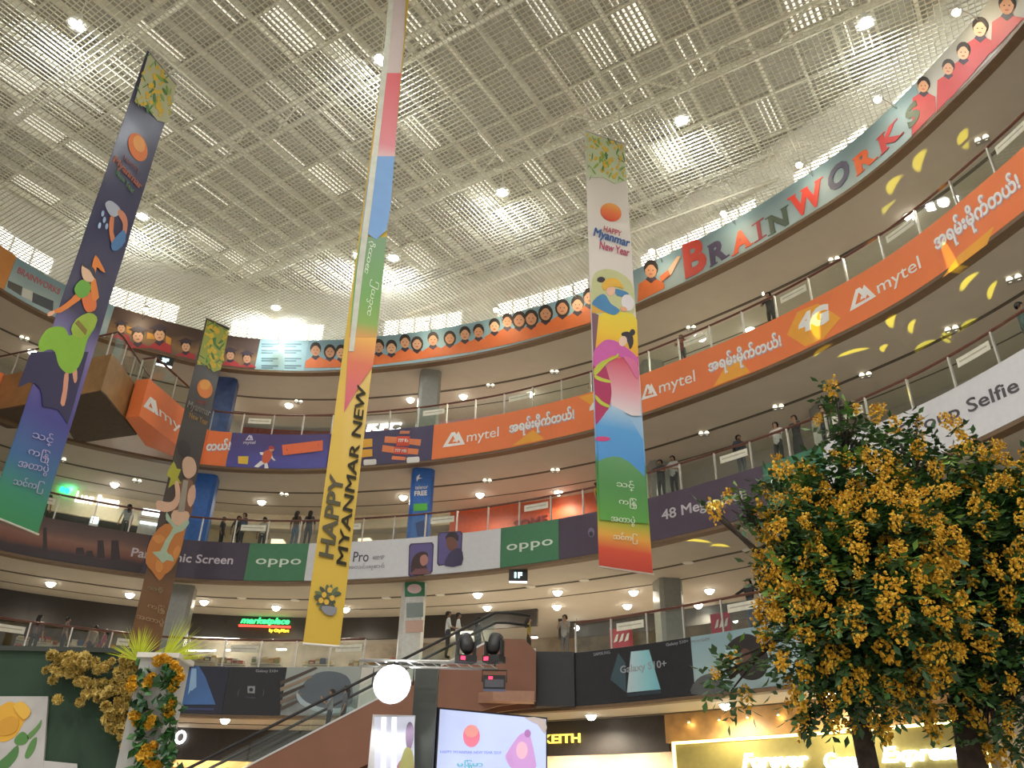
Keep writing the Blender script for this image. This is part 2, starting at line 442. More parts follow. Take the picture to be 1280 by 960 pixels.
# roof trusses
for ti, v in enumerate((3.0, 8.6, 14.1, 20.1, 26.1, 31.6)):
    c = clip(RPOLY, VV*v, UV)
    if not c: continue
    z0, z1 = 23.15+CZ, 24.45+CZ; a, b = c[0]+.2, c[1]-.2
    lab = ['cream steel roof truss nearest overhead', 'cream steel roof truss second nearest overhead', 'cream steel roof truss running above the left hanging banners', 'cream steel roof truss crossing behind the white hanging banner', 'cream steel roof truss beyond the white banner', 'cream steel roof truss farthest away near the windows'][ti]
    t = thing('roof_truss', w2((a+b)/2, v, z0), lab, 'truss', 'roof trusses above the grid ceiling')
    m = MB(); m.bar(w2(a, v, z1), w2(b, v, z1), .13, .13); m.build('top_chord', M_steel, t)
    m = MB(); m.bar(w2(a, v, z0), w2(b, v, z0), .13, .13); m.build('bottom_chord', M_steel, t)
    n = int((b-a)/1.5); 
    for q in range(n):
        x0, x1 = a+(b-a)*q/n, a+(b-a)*(q+1)/n
        m = MB(); m.bar(w2(x0, v, z0 if q % 2 else z1), w2(x1, v, z1 if q % 2 else z0), .06, .06); m.build('web', M_steel, t)
# open-cell grid ceiling
ZG = 21.22+CZ; PITCHG = .17
mb = MB()
for ax, lo, hi in ((0, UMIN, UMAX), (1, VMIN, VMAX)):
    A, B = (UV, VV) if ax == 0 else (VV, UV)
    for i in range(int((hi-lo)/PITCHG)):
        x = lo+i*PITCHG; c = clip(GP, A*x, B)
        if not c or c[1]-c[0] < .1: continue
        p, q = A*x+B*c[0], A*x+B*c[1]
        mb.bar((p[0], p[1], ZG+.03), (q[0], q[1], ZG+.03), .014, .05)
gr = mb.build('grid_ceiling', M_grid)
tag(gr, 'cream open-cell metal grid ceiling hung under the roof', 'ceiling', kind='stuff')

# ------------------------------------------------------------------ columns
def column(xy, z0, z1, m, label, w=.98, rz=.18, group=None):
    t = thing('column', (*xy, z0), label, 'column', group, rz)
    h = w/2; c = .14
    P = [(-h, -h+c), (-h+c, -h), (h-c, -h), (h, -h+c), (h, h-c), (h-c, h), (-h+c, h), (-h, h-c)]
    b = MB(); b.prism(P, 0, z1-z0); b.build('shaft', m, t, local=True)
    b = MB(); b.prism([(x*1.04, y*1.04) for x, y in P], 0, .15); b.build('base_skirting', M_darkgrey, t, local=True)
    return t
M_colgrey = mat('column_grey', (.30, .31, .29), .25, var=.06)
M_colblue = mat('column_blue_wrap', hexc('#2a63b4'), .4, var=.12)
XC = (-3.85, 33.95); XL = (-13.75, 35.1); XR = (6.35, 32.65)
fA, fB, fC, fD = (LV[k][1] for k in 'ABCD')
zA, zB, zC, zD = (LV[k][0] for k in 'ABCD')
cl3 = column(XC, fB, zA, M_colgrey, 'grey column behind the orange fascia on the third level')
cl2 = column(XC, fC, zB, M_colblue, 'bright blue wrapped column with lettering on the second level')
cl1 = column(XC, fD, zC, mat('column_poster_wrap', (.62, .63, .60), .4), 'white poster-wrapped column with green top on the first level')
column(XL, fB, zA, mat('column_navy_wrap', hexc('#31487c'), .4, var=.5, scale=2), 'patterned navy column behind the dark hanging banner')
column(XL, fC, zB, M_colblue, 'plain blue wrapped column right of the dark hanging banner')
column(XL, fD, zC, M_colgrey, 'shiny grey column beside the dark banner bottom, first level')
column(XR, fD, zC, M_colgrey, 'grey column behind the glass right of the striped banner, first level')
column(XR, fC, zB, M_colgrey, 'grey column behind the pair at the second level rail')
column(XR, fB, zA, M_colgrey, 'grey column on the third level right of the white banner')
column((11.6, 27.0), fD, zC, M_colgrey, 'grey column behind the flowering tree, first level')
column((11.6, 27.0), fC, zB, M_colgrey, 'grey column behind the people leaning on the second level rail')
# prints on the wrapped columns
pl = Plane((*XC, 0), (math.cos(.18), math.sin(.18), 0)); pl.o = Vector((XC[0], XC[1], 0)) + pl.n*.5
mb = MB(); pl.text(mb, 'telenor', (519, 612), (535, 611), (519, 607), bold=.01); pl.text(mb, 'FREE', (518, 620), (534, 619), (518, 614), bold=.03)
mb.build('lettering', pm('dfe8f2'), cl2)
mb = MB(); pl.poly(mb, [(517, 630), (534, 629), (534, 638), (517, 639)]); mb.build('green_panel', pm('57b843'), cl2)
mb = MB(); pl.poly(mb, [(519, 654), (530, 650), (533, 668), (522, 671)]); mb.build('printed_phone', pm('123a78'), cl2)
mb = MB(); pl.poly(mb, smooth_poly([(521, 596), (525, 593), (524, 597), (528, 598), (523, 599), (521, 602)])); mb.build('propeller_mark', pm('e6eef6'), cl2)
mb = MB(); pl.poly(mb, [(506, 727), (531, 726), (531, 745), (506, 746)]); mb.build('green_panel', pm('2e7350'), cl1)
mb = MB(); pl.poly(mb, ell(518, 736, 9, 6), off=.02); mb.build('round_badge', pm('cfb7bb'), cl1)
mb = MB(); pl.poly(mb, [(508, 754), (529, 753), (529, 771), (508, 772)]); mb.build('printed_photo', pm('7d8a88'), cl1)
mb = MB(); pl.poly(mb, [(507, 776), (529, 775), (529, 790), (507, 791)]); mb.build('pink_panel', pm('b89a8c'), cl1)

# ------------------------------------------------------------------ shop rows behind the walkways
def wallseg(name, a, b, off, z0, z1, m, th=.15):
    x = MB(); band(x, a, b, off, off+th, z0, z1, step=1); o = x.build(name, m); tag(o, kind='structure'); return o
def SB(px, py, z, off=5.9):     # s where a picture column meets the back wall
    return ringhit(px, py, off)[0]
M_beige = mat('beige_plaster', (.62, .55, .44), .7, var=.05)
M_cream = mat('cream_shop_wall', (.72, .62, .45), .6, var=.06)
M_red = mat('dark_red_wall', (.20, .035, .03), .5)
M_orange = mat('orange_red_wall', (.62, .10, .035), .5, var=.1)
M_pink = mat('pink_wall', (.62, .40, .48), .6)
M_greywall = mat('grey_wall', (.44, .40, .36), .7, var=.05)
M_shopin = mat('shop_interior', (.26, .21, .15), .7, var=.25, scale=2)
s_end = SMAX
# third level
wallseg('wall_third_level_left', 0, SB(305, 530, zA), 5.9, fB, zA, M_greywall)
wallseg('wall_third_level_red', SB(305, 530, zA), SB(535, 530, zA), 5.9, fB, zA-.25, M_red)
wallseg('wall_third_level_pink', SB(535, 530, zA), SB(655, 500, zA), 5.9, fB, zA, M_pink)
wallseg('wall_third_level_right', SB(655, 500, zA), s_end, 5.9, fB, zA, M_greywall)
# second level
a0, a1, a2, a3, a4 = 0, SB(60, 630, zB), SB(205, 635, zB), SB(563, 640, zB), SB(760, 625, zB)
wallseg('wall_second_level_far_left', 0, a1, 5.9, fC, zB, M_beige)
wallseg('wall_second_level_shop_header', a1, a2, 5.9, zB-1.25, zB, M_cream)
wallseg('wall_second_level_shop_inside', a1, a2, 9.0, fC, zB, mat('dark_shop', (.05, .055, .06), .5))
wallseg('wall_second_level_cream_header', a2, a3, 5.9, zB-.7, zB, M_cream)
wallseg('wall_second_level_cream_inside', a2, a3, 8.8, fC, zB, M_cream)
wallseg('wall_second_level_orange', a3, a4, 5.9, fC, zB, M_orange)
wallseg('wall_second_level_right', a4, s_end, 5.9, fC, zB, M_greywall)
# first level
b1, b2, b3, b4 = SB(185, 790, zC), SB(560, 780, zC), SB(668, 770, zC), SB(1010, 740, zC)
wallseg('wall_first_level_left_header', 0, b1, 6.0, zC-1.15, zC, M_dark)
wallseg('wall_first_level_market_header', b1, b2, 6.2, zC-1.02, zC, M_dark)
wallseg('wall_first_level_mid_header', b2, b3, 6.2, zC-.75, zC, M_darkgrey)
wallseg('wall_first_level_right_header', b3, s_end, 9.0, zC-.75, zC, M_darkgrey)
wallseg('wall_first_level_inside', 0, s_end, 12.0, fD, zC, M_shopin)
# ground level
g1 = SB(420, 912, zD, 4.6)
wallseg('wall_ground_left_header', 0, g1, 4.6, zD-1.25, zD, M_dark)
wallseg('wall_ground_left_inside', 0, g1, 8.0, 0, zD, mat('warm_shop_wall', (.60, .40, .17), .6, var=.15))
g2, g3 = ringhit(600, 915, 3.3)[0], ringhit(834, 900, 3.1)[0]
g4 = ringhit(1240, 900, 2.9)[0]
wallseg('wall_ground_charcoal_header', g2, g3, 3.1, zD-1.2, zD, M_darkgrey)
wallseg('wall_ground_charcoal_inside', g2, g3, 7.0, 0, zD, mat('pale_shop_wall', (.78, .66, .50), .6))
wallseg('wall_ground_middle', g1, g2, 7.0, 0, zD, M_shopin)
M_wood = mat('wood_panel', (.50, .30, .12), .45, var=.18, scale=3)
wallseg('wall_ground_wood_front', g3, g4, 2.9, zD-.95, zD, M_wood, th=.3)
wallseg('wall_ground_right', g4, s_end, 2.9, 0, zD, M_beige)

# ================================================================== LAMPS
M_lampcase = mat('lamp_case_white', (.7, .7, .68), .4)
M_metal = mat('brushed_steel', (.62, .62, .60), .3, metal=.8, var=.03)
M_black = mat('black_plastic', (.018, .018, .02), .45)
M_hb = emis('high_bay_light', (.96, .99, 1), 60)
M_glob = emis('globe_light', (1, .93, .78), 16)
M_rec = emis('recessed_light', (1, .86, .5), 2.4)
M_signl = emis('sign_lamp_light', (1, .85, .55), 14)
HB_W, GL_W, SG_W, FILL_W = 560, 200, 40, 3400
# unseen lamp rows added behind the viewer to fill the hall with light
for i, (x, y) in enumerate(((-15, 8), (-4, 7), (7, 6), (-15, -3), (-4, -4), (8, -5), (-14, -14), (-3, -15), (9, -15))):
    t = thing('high_bay_lamp', (x, y, ZR-1.6), 'high-bay lamp behind the viewer, %s row, %s' % (('near', 'middle', 'far')[i//3], ('left', 'centre', 'right')[i % 3]), 'lamp', 'high-bay lamps behind the viewer')
    b = MB(); b.lathe([(.25, -.04), (.25, 0), (.2, .13), (.09, .27), (.08, .4), (0, .4)], 20); b.build('housing', M_lampcase, t, True, True)
    b = MB(); b.tube([(0, 0, .38), (0, 0, 1.6)], .02, 6); b.build('stem', M_steel, t, local=True)
    b = MB(); b.lathe([(.0, -.02), (.2, -.02), (.2, .02), (.0, .02)], 16); b.build('bulb', M_hb, t, local=True)
    down_spot('lamp_light', t, (0, 0, -.3), FILL_W, (1, .965, .90))
# high-bay lamps above the grid
hb_src = None
for i, (px, py, lab) in enumerate(((96, 30, 'in the top left corner'), (476, 74, 'behind the twisted tall banner top'), (852, 150, 'above the white banner, right of it'), (628, 240, 'left of the white banner'), (1082, 28, 'near the top right corner'), (178, 270, 'beside the navy banner'), (345, 384, 'low above the windows, far away'), (448, 318, 'far left of the twisted banner'), (492, 322, 'just right of the twisted banner'))):
    z = ZG+.75; p = at_z(px, py, z)
    t = thing('high_bay_lamp', p, 'glaring white high-bay lamp above the grid ceiling, ' + lab, 'lamp', 'high-bay lamps above the grid')
    if hb_src is None:
        b = MB(); b.lathe([(.0, -.08), (.14, -.07), (.23, -.03), (.25, .02), (.0, .02)], 16); m1 = b.mesh('bulb', M_hb)
        b = MB(); b.lathe([(.30, -.04), (.30, 0), (.2, .13), (.09, .27), (.08, .4), (0, .4)], 20); m2 = b.mesh('housing', M_lampcase, True)
        b = MB(); b.tube([(0, 0, .38), (0, 0, ZR-z-.02)], .02, 6); m3 = b.mesh('stem', M_steel)
        hb_src = (m1, m2, m3)
    link_mesh('bulb', hb_src[0], t, True); point('lamp_light', t, (0, 0, -.12), HB_W, (.93, .98, 1), .18); link_mesh('housing', hb_src[1], t, True); link_mesh('stem', hb_src[2], t, True)

# globe downlights, recessed lights and twin emergency lamps under the soffits
b = MB(); b.lathe([(0, -.20), (.09, -.18), (.16, -.11), (.185, -.03), (.185, 0)], 14); ME_globe = b.mesh('globe', M_glob, True)
b = MB(); b.lathe([(.23, -.03), (.23, 0), (.18, 0), (.18, -.04)], 16); ME_bezel = b.mesh('bezel', M_lampcase)
b = MB(); b.lathe([(0, -.012), (.17, -.012), (.17, .0)], 14); ME_disc = b.mesh('lens', M_rec)
b = MB(); b.lathe([(.21, -.02), (.21, 0), (.17, 0), (.17, -.03)], 16); ME_ring = b.mesh('bezel', M_lampcase)
LVN = {'A': 'third level', 'B': 'second level', 'C': 'first level', 'D': 'ground level'}
GL = {'A': [(40, 441, 'at the far left'), (285, 509, 'right of the dark banner'), (361, 508, 'left of the yellow banner'), (513, 501, 'left of the grey column'), (579, 497, 'right of the grey column'), (663, 494, 'left of the white banner'), (877, 424, 'right of the white banner'), (938, 414, 'above the figure-four-G print'), (1138, 272, 'behind the glass below the letter K')],
      'B': [(143, 607, 'near the green lit shop sign'), (327, 629, 'between the dark and yellow banners'), (504, 623, 'left of the blue column'), (600, 620, 'right of the blue column'), (698, 617, 'left of the striped banner'), (809, 612, 'right of the striped banner')],
      'C': [(63, 731, 'farthest left'), (162, 745, 'left of the dark banner'), (255, 754, 'right of the dark banner'), (345, 761, 'above the marketplace sign'), (432, 763, 'right of the yellow banner'), (597, 745, 'above the escalator top'), (697, 742, 'upper one of a pair left of the striped banner'), (609, 761, 'lower one above the escalator top'), (696, 760, 'lower one of a pair left of the striped banner'), (792, 742, 'upper one of a pair below the striped banner'), (784, 759, 'lower one of a pair below the striped banner'), (887, 740, 'left of the tree'), (873, 758, 'right of the grey column')],
      'D': [(281, 902, 'under the pyramid poster'), (739, 897, 'under the phone poster'), (907, 884, 'left of the tree crown'), (1040, 871, 'behind the tree')]}
for k, L in GL.items():
    for px, py, w in L:
        p = at_z(px, py, LV[k][0]-.1); p.z = LV[k][0]
        t = thing('globe_light', p, 'globe light, %s soffit, %s' % (LVN[k] if k != 'D' else 'lowest', w), 'light', 'globe lights under the soffits')
        link_mesh('globe', ME_globe, t, True); link_mesh('bezel', ME_bezel, t, True); down_spot('globe_lamp', t, (0, 0, -.25), GL_W*(2.2 if k == 'D' else 1), (1, .88, .68), .12, 172)
for px, py, w in ((302, 747, 'right of the shiny grey column'), (369, 750, 'above the marketplace sign end'), (483, 747, 'right of the yellow banner'), (550, 743, 'right of the poster column'), (663, 733, 'under the small level sign'), (730, 725, 'left of the striped banner hem'), (860, 703, 'right of the striped banner hem'), (935, 687, 'left of the flowering tree')):
    p = at_z(px, py, zC)
    t = thing('recessed_light', p, 'flat yellowish recessed soffit light ' + w, 'light', 'recessed lights in the first level soffit')
    link_mesh('lens', ME_disc, t, True); link_mesh('bezel', ME_ring, t, True)
b = MB(); b.box(-.2, .2, -.09, .09, -.16, -.02); ME_eb = b.mesh('battery_box', mat('emergency_grey', (.30, .30, .29), .5))
b = MB(); b.lathe([(.02, -.12), (.07, -.1), (.09, 0), (0, 0)], 10, M=Matrix.Rotation(R(125), 4, 'X')); ME_eh = b.mesh('lamp_head', emis('emergency_light', (1, .93, .72), 1.6))
for k, L in {'A': [(30, 424, 'at the left edge'), (373, 503, 'left of the yellow banner'), (613, 483, 'left of the white banner'), (693, 466, 'beside the white banner'), (864, 411, 'by the person in reddish top'), (1043, 326, 'under the letter W'), (1228, 176, 'under the red shirt children')],  # the last lamp in this row is added to brighten the walkway
             'B': [(76, 575, 'below the wooden box'), (171, 602, 'near the orange corner'), (267, 610, 'behind the dark banner'), (355, 619, 'left of the yellow banner'), (609, 602, 'over the orange-red shop'), (694, 589, 'left of the striped banner'), (880, 543, 'right of the striped banner'), (973, 510, 'over the person in the long dark dress'), (1082, 470, 'over the tree top'), (1190, 413, 'among the yellow light patches'), (1268, 350, 'at the right edge')]}.items():  # the right-edge lamp is likewise added, only to light the dark end
    for px, py, w in L:
        p = at_z(px, py, LV[k][0]-.1); p.z = LV[k][0]
        t = thing('emergency_light', p, 'twin-head emergency lamp on the %s soffit, %s' % (LVN[k], w), 'emergency light', 'emergency lamps on the soffits', rz=math.atan2(p.y, p.x)-R(90))
        link_mesh('battery_box', ME_eb, t, True)
        for sx in (-.11, .11): o = link_mesh('lamp_head', ME_eh, t, True); o.location = (sx, -.1, -.1)
        if px > 690: down_spot('emergency_glow', t, (0, .3, -.3), 75, (1, .92, .75), .1, 172)
# sign lamps on arms over the top fascia
b = MB(); b.tube([(0, .02, -.3), (0, -.3, -.1), (0, -.6, .02), (0, -.78, -.03)], .022, 6); ME_arm = b.mesh('arm', M_metal, True)
b = MB(); b.lathe([(.05, .12), (.12, .05), (.15, -.05), (.14, -.06)], 12, M=Matrix.Translation((0, -.78, -.09)) @ Matrix.Rotation(R(35), 4, 'X')); ME_shade = b.mesh('shade', M_lampcase, True)
b = MB(); b.lathe([(0, -.11), (.09, -.08), (.125, 0), (.09, .08), (0, .11)], 12, M=Matrix.Translation((0, -.79, -.14))); ME_bulb = b.mesh('bulb', M_signl, True)
for i, (px, py, w) in enumerate(((178, 402, 'over the graduation photo'), (345, 418, 'over the pale blue notice'), (532, 412, 'over the orange shirt children, left'), (620, 388, 'over the orange shirt children, middle'), (711, 362, 'left of the white banner'), (815, 318, 'over the boy with raised arm'), (905, 271, 'over the letter A'), (1000, 211, 'over the letter W'), (1099, 131, 'over the letter K'), (1198, 22, 'over the red shirt children'))):
    s, z = ringhit(px, py, -.79); x, y = rp(s, 0); tx, ty = rt(s)
    t = thing('sign_lamp', (x, y, LV['A'][1]), 'bright warm lamp on a curved arm ' + w, 'lamp', 'sign lamps over the top fascia', math.atan2(ty, tx))
    link_mesh('arm', ME_arm, t, True); link_mesh('shade', ME_shade, t, True); link_mesh('bulb', ME_bulb, t, True); point('sign_light', t, (0, -.82, -.26), SG_W, (1, .85, .6), .06)

# ================================================================== BALUSTRADES
M_rail = mat('red_brown_handrail', (.13, .045, .03), .3)
M_post = mat('satin_steel_post', (.62, .61, .56), .35, metal=.55)
M_notice = mat('notice_paper', (.74, .73, .62), .6)
M_noticetext = mat('notice_print', (.45, .42, .33), .6)
def balustrade(k, s0, s1, label):
    z = LV[k][1]; t = thing('balustrade', (*rp((s0+s1)/2, .15), z), label, 'railing', 'glass balustrades around the atrium')
    h = MB(); h.tube([(*rp(s, .15), z+RAILH) for s in srange(s0, s1, .5)], .045, 8); h.build('handrail', M_rail, t, True)
    n = int((s1-s0)/1.36); st = (s1-s0)/n
    for i in range(n+1):
        s = s0+i*st; b = MB(); band(b, s-.025, s+.025, .10, .17, z, z+RAILH-.03); b.build('post', M_post, t)
        if i < n:
            b = MB(); band(b, s+.05, s+st-.05, .13, .142, z+.03, z+RAILH-.14, step=.7); b.build('glass_panel', M_glass, t)
            if i % 3 == 1:
                b = MB(); band(b, s+.22, s+st-.12, .115, .128, z+.58, z+.84, step=.5); no = b.build('notice', M_notice, t)
                b = MB(); band(b, s+.30, s+st-.20, .110, .114, z+.70, z+.74); b.build('printed_line', M_noticetext, no)
balustrade('B', S(252, 581), SMAX-.5, 'glass balustrade with red-brown handrail above the orange fascia')
balustrade('C', 1.0, SMAX-.5, 'glass balustrade with red-brown handrail above the green and white phone fascia')
DL0, DL1, DR0 = 1.0, S(446, 890), S(719, 883)
balustrade('D', DL0, DL1, 'glass balustrade of the first level left of the escalator')
balustrade('D', DR0, SMAX-.5, 'glass balustrade of the first level right of the escalator')

# ================================================================== PRINTED BOARDS ON THE FASCIAS
def board(k, s0, s1, m, name, label, cat='sign', group=None):
    zb, zt = LV[k]; t = thing(name, (*rp((s0+s1)/2, -.03), zb), label, cat, group)
    b = MB(); band(b, s0, s1, -.055, -.004, zb+.015, zt-.015, step=.35); b.build('backing', m, t); return t
def part(t, name, m, fn, **kw):
    b = MB(); fn(b); o = b.build(name, m, t)
    if 'label' in kw: o['label'] = kw['label']
    return o
AB = [(0,362),(58,393),(127,421),(195,440),(240,452),(279,460),(320,463),(378,463),(423,463),(467,460),(520,453),(587,444),(640,433),(740,407),(800,380),(856,352),(912,325),(960,300),(1025,262),(1060,242),(1127,187),(1193,123),(1280,25)]
def abot(x): return float(np.interp(x, [p[0] for p in AB], [p[1] for p in AB]))
SKIN = [pm('c99a7c'), pm('d6aa8a'), pm('bf8c6c')]
HAIR = pm('2a211f'); SHIRT_O = pm('cf6b35'); SHIRT_R = pm('b8474a'); COLLAR = pm('3a3040'); WHITE = pm('e6e2da')
def printed_child(t, hx, hy, r, shirt, hat=None, long=False, bot=None, lean=0.0):
    """a child printed on the fascia: hair, face, shirt, collar"""
    b = MB(); by = (bot if bot is not None else abot(hx))-2.5
    l = abot(hx-2*r)-2.5; q = abot(hx+2*r)-2.5
    ring_poly(b, [(hx-1.9*r, l), (hx-1.75*r, hy+2.0*r), (hx-.5*r, hy+1.2*r), (hx+.5*r, hy+1.15*r), (hx+1.75*r, hy+1.8*r), (hx+1.9*r, q)], 2, off=-.068)
    ring_poly(b, [(hx-.75*r, hy+1.35*r), (hx, hy+1.9*r), (hx+.75*r, hy+1.25*r), (hx+.4*r, hy+.9*r), (hx-.4*r, hy+.9*r)], 3, off=-.074)
    if long: ring_poly(b, ell(hx, hy+.1*r, 1.12*r, 1.35*r), 1, off=-.078)
    else: ring_poly(b, ell(hx, hy-.2*r, 1.0*r, 1.15*r), 1, off=-.078)
    ring_poly(b, ell(hx, hy+.16*r, .82*r, 1.0*r), 0, off=-.084)
    ring_poly(b, smooth_poly([(hx-.8*r, hy), (hx-.7*r, hy-.8*r), (hx, hy-1.1*r), (hx+.7*r, hy-.8*r), (hx+.8*r, hy), (hx+.3*r, hy-.62*r), (hx-.3*r, hy-.58*r)], 3), 1, off=-.089)
    for e in (-.3, .3): ring_poly(b, ell(hx+e*r, hy+.12*r, .1*r, .08*r, n=6), 1, off=-.089)
    ring_poly(b, ell(hx, hy+.65*r, .25*r, .1*r, n=8), 4, off=-.089)
    if hat:
        ring_poly(b, [(hx-1.5*r, hy-.9*r), (hx, hy-1.5*r), (hx+1.5*r, hy-.8*r), (hx+.1*r, hy-.35*r)], 3, off=-.094)
    b.build('printed_child', [SKIN[int(hx) % 3], HAIR, shirt, COLLAR, pm('a8584c')], t)

blue_grad = ramp_mat('pale_blue_print', [(0, '#8fb0bc'), (.5, '#a7bdc2'), (1, '#7fa0ae')], 'Z', 0, 1.7, wave=.5)
# --- top fascia
board('A', .5, S(3, 364), pm('c98a4a'), 'fascia_board', 'orange-brown edge of a fascia board at the far left of the top tier')
t = board('A', S(3, 364)+.01, S(131, 422), blue_grad, 'fascia_board', 'pale blue top-tier board with small red lettering behind the navy banner')
part(t, 'lettering', pm('b86a78'), lambda b: ring_text(b, 'BRAINWORKS', (20, 341), (73, 369), ptop=(20, 332), bold=.02))
for i, P in enumerate(([(9, 351), (27, 359), (25, 370), (8, 359)], [(27, 360), (40, 365), (39, 377), (26, 371)], [(40, 366), (66, 377), (65, 390), (39, 378)])):
    part(t, 'printed_picture', [pm('5b5d5c'), pm('cfd3d0'), pm('4d5460')][i], lambda b: ring_poly(b, P))
t = board('A', S(131, 422)+.01, S(318, 463), ramp_mat('graduation_print', [(0, '#3a2c28'), (.35, '#6a5a50'), (.6, '#8a6a48'), (1, '#4c3b36')], 'Z', 0, 1.7, wave=1.2), 'fascia_board', 'dark photo board of graduating children in mortarboards on the top tier')
for hx, hy, r in ((151, 410, 6), (172, 420, 8), (199, 418, 8), (232, 433, 6.5), (288, 444, 6), (309, 448, 6)):
    printed_child(t, hx, hy, r, pm('a8343c'), hat=True)
for P in ([(158, 408), (167, 411), (166, 420), (158, 416)], [(184, 416), (193, 419), (193, 425), (183, 424)], [(207, 420), (214, 424), (213, 432), (207, 430)]):
    part(t, 'amber_highlight', pm('c98f3c'), lambda b: ring_poly(b, P, off=-.062))
t = board('A', S(318, 463)+.01, S(380, 463), ramp_mat('notice_print_blue', [(0, '#9cc4cc'), (1, '#86a8b4')], 'Z', 0, 1.7), 'fascia_board', 'pale blue notice with lines of small text on the top tier')
for cx, w in ((327, 21), (356, 21)):
    for j, y in enumerate((430, 438, 448, 457)):
        part(t, 'printed_line', pm('5f7f90'), lambda b: (ring_poly(b, [(cx, y), (cx+w, y+.3), (cx+w, y+2), (cx, y+1.7)]), ring_poly(b, [(cx, y+3), (cx+w*.7, y+3.2), (cx+w*.7, y+4.6), (cx, y+4.4)])))
t = board('A', S(380, 463)+.01, S(748, 404), ramp_mat('children_board_blue', [(0, '#8fb2bf'), (.6, '#86a9b8'), (1, '#7898a8')], 'Z', 0, 1.7, wave=.4), 'fascia_board', 'blue top-tier board with a row of children in orange shirts')
KX = [395,413,427,444,459,474,490,507,522,542,563,582,599,619,635,650,665,683,704,723,738]
KY = [438,440,441,439,437,434,435,428,430,425,423,418,415,408,402,400,398,392,385,381,372]
for i, (x, y) in enumerate(zip(KX, KY)): printed_child(t, x, y, 7 if x < 640 else 8.2, SHIRT_O, long=i in (1, 8, 10, 15, 16, 17, 18))
t = board('A', S(748, 404)+.01, S(1161, 154), ramp_mat('brainworks_board', [(0, '#9fb0b0'), (.5, '#8ea3aa'), (1, '#6f8996')], 'Z', 0, 1.7, wave=.5), 'fascia_board', 'grey-blue top-tier board with large coloured capital letters and a boy')
SER = {'B': [(0, 0, .42, .07), (0, .93, .42, 1)], 'R': [(-.06, 0, .4, .07), (-.06, .93, .4, 1), (.62, 0, 1.12, .07)], 'A': [(-.1, 0, .3, .06), (.66, 0, 1.12, .06)], 'I': [(-1.2, 0, 2.2, .07), (-1.2, .93, 2.2, 1)], 'N': [(-.14, 0, .3, .06), (-.14, .94, .2, 1), (.7, .94, 1.14, 1)], 'W': [(-.06, .94, .22, 1), (.36, .94, .6, 1), (.8, .94, 1.06, 1)], 'K': [(-.08, 0, .36, .07), (-.08, .93, .36, 1), (.62, 0, 1.1, .07), (.6, .93, 1.0, 1)], 'S': [(.86, .66, .96, .92), (.04, .08, .14, .34)], 'O': []}
LET = [('B', (858, 350), (886, 337), (852, 309), 'c0443c'), ('R', (890, 335), (911, 322), (889, 307), '4c4460'), ('A', (918, 321), (941, 307), (926, 290), 'd85c34'), ('I', (950, 302), (954.5, 299), (950, 277), 'a03c44'), ('N', (965, 295), (988, 281), (964, 271), '4c5a4c'), ('W', (993, 277), (1034, 252), (990, 247), 'd4453a'), ('O', (1040, 246), (1066, 222), (1052, 206), '52526c'), ('R', (1074, 221), (1097, 200), (1073, 196), 'd9693f'), ('K', (1105, 194), (1130, 169), (1101, 172), 'b8484a'), ('S', (1139, 164), (1154, 146), (1143, 131), '4c5c4c')]
for ch, p0, p1, pt, c in LET:
    def mk(b, ch=ch, p0=p0, p1=p1, pt=pt):
        ring_text(b, ch, p0, p1, ptop=pt, bold=.045, off=-.08)
        s0, z0 = ringhit(*p0); s1, z1 = ringhit(*p1); h = ringhit(*pt)[1]-z0
        for a, bb, c2, d in SER[ch]:
            q = [(s0+(s1-s0)*a, z0+(z1-z0)*a+h*bb), (s0+(s1-s0)*c2, z0+(z1-z0)*c2+h*bb), (s0+(s1-s0)*c2, z0+(z1-z0)*c2+h*d), (s0+(s1-s0)*a, z0+(z1-z0)*a+h*d)]
            sz_poly(b, q, off=-.083)
    part(t, 'letter', pm(c), mk)
printed_child(t, 815, 338, 9, SHIRT_O)
part(t, 'printed_arm', [SHIRT_O, SKIN[1]], lambda b: (ring_poly(b, [(826, 347), (837, 338), (839, 346), (828, 354)], 0, off=-.09), ring_poly(b, [(836, 339), (848, 322), (853, 321), (840, 346)], 1, off=-.09)))
t = board('A', S(1161, 154)+.01, SMAX-.5, ramp_mat('red_children_board', [(0, '#a9a9a8'), (.5, '#b3b0a8'), (1, '#9a9a94')], 'Z', 0, 1.7, wave=.5), 'fascia_board', 'pale top-tier board with children in red shirts at the right edge')
for hx, hy, r in ((1157, 107, 8), (1188, 85, 8), (1207, 65, 9), (1228, 35, 10), (1262, 6, 11)):
    b0 = abot(hx); printed_child(t, hx, hy, r, SHIRT_R, bot=b0)

# --- third level fascia: orange boards
def yellow_wedge(t, P): part(t, 'yellow_band', pm('dd9a30'), lambda b: ring_poly(b, P, off=-.062))
def logo(t, bl, br, top, m):
    """white double-peak mark"""
    s0, z0 = ringhit(*bl); s1, z1 = ringhit(*br); h = ringhit(*top)[1]-(z0+z1)/2; w = s1-s0; zz = lambda u: z0+(z1-z0)*u
    def fn(b):
        for P in ([(0, 0), (.36, 1), (.52, 1), (.16, 0)], [(.16, 0), (.3, .0), (.37, .18), (.22, .18)], [(.3, 0), (.62, .0), (.62, .17), (.36, .17)], [(.36, 1), (.52, 1), (.72, .42), (.62, .2)], [(.58, .78), (.68, 1), (1, 0), (.84, 0)], [(.5, .0), (.84, 0), (.84, .16), (.5, .16)], [(.44, .3), (.5, .5), (.6, .3)]):
            sz_poly(b, [(s0+w*u, zz(u)+h*v) for u, v in P], off=-.07)
    part(t, 'peak_logo', m, fn)
M_or = mat('orange_print', hexc('#d8713a'), .5, var=.05, scale=.6)
M_lw = pm('ece6e0')
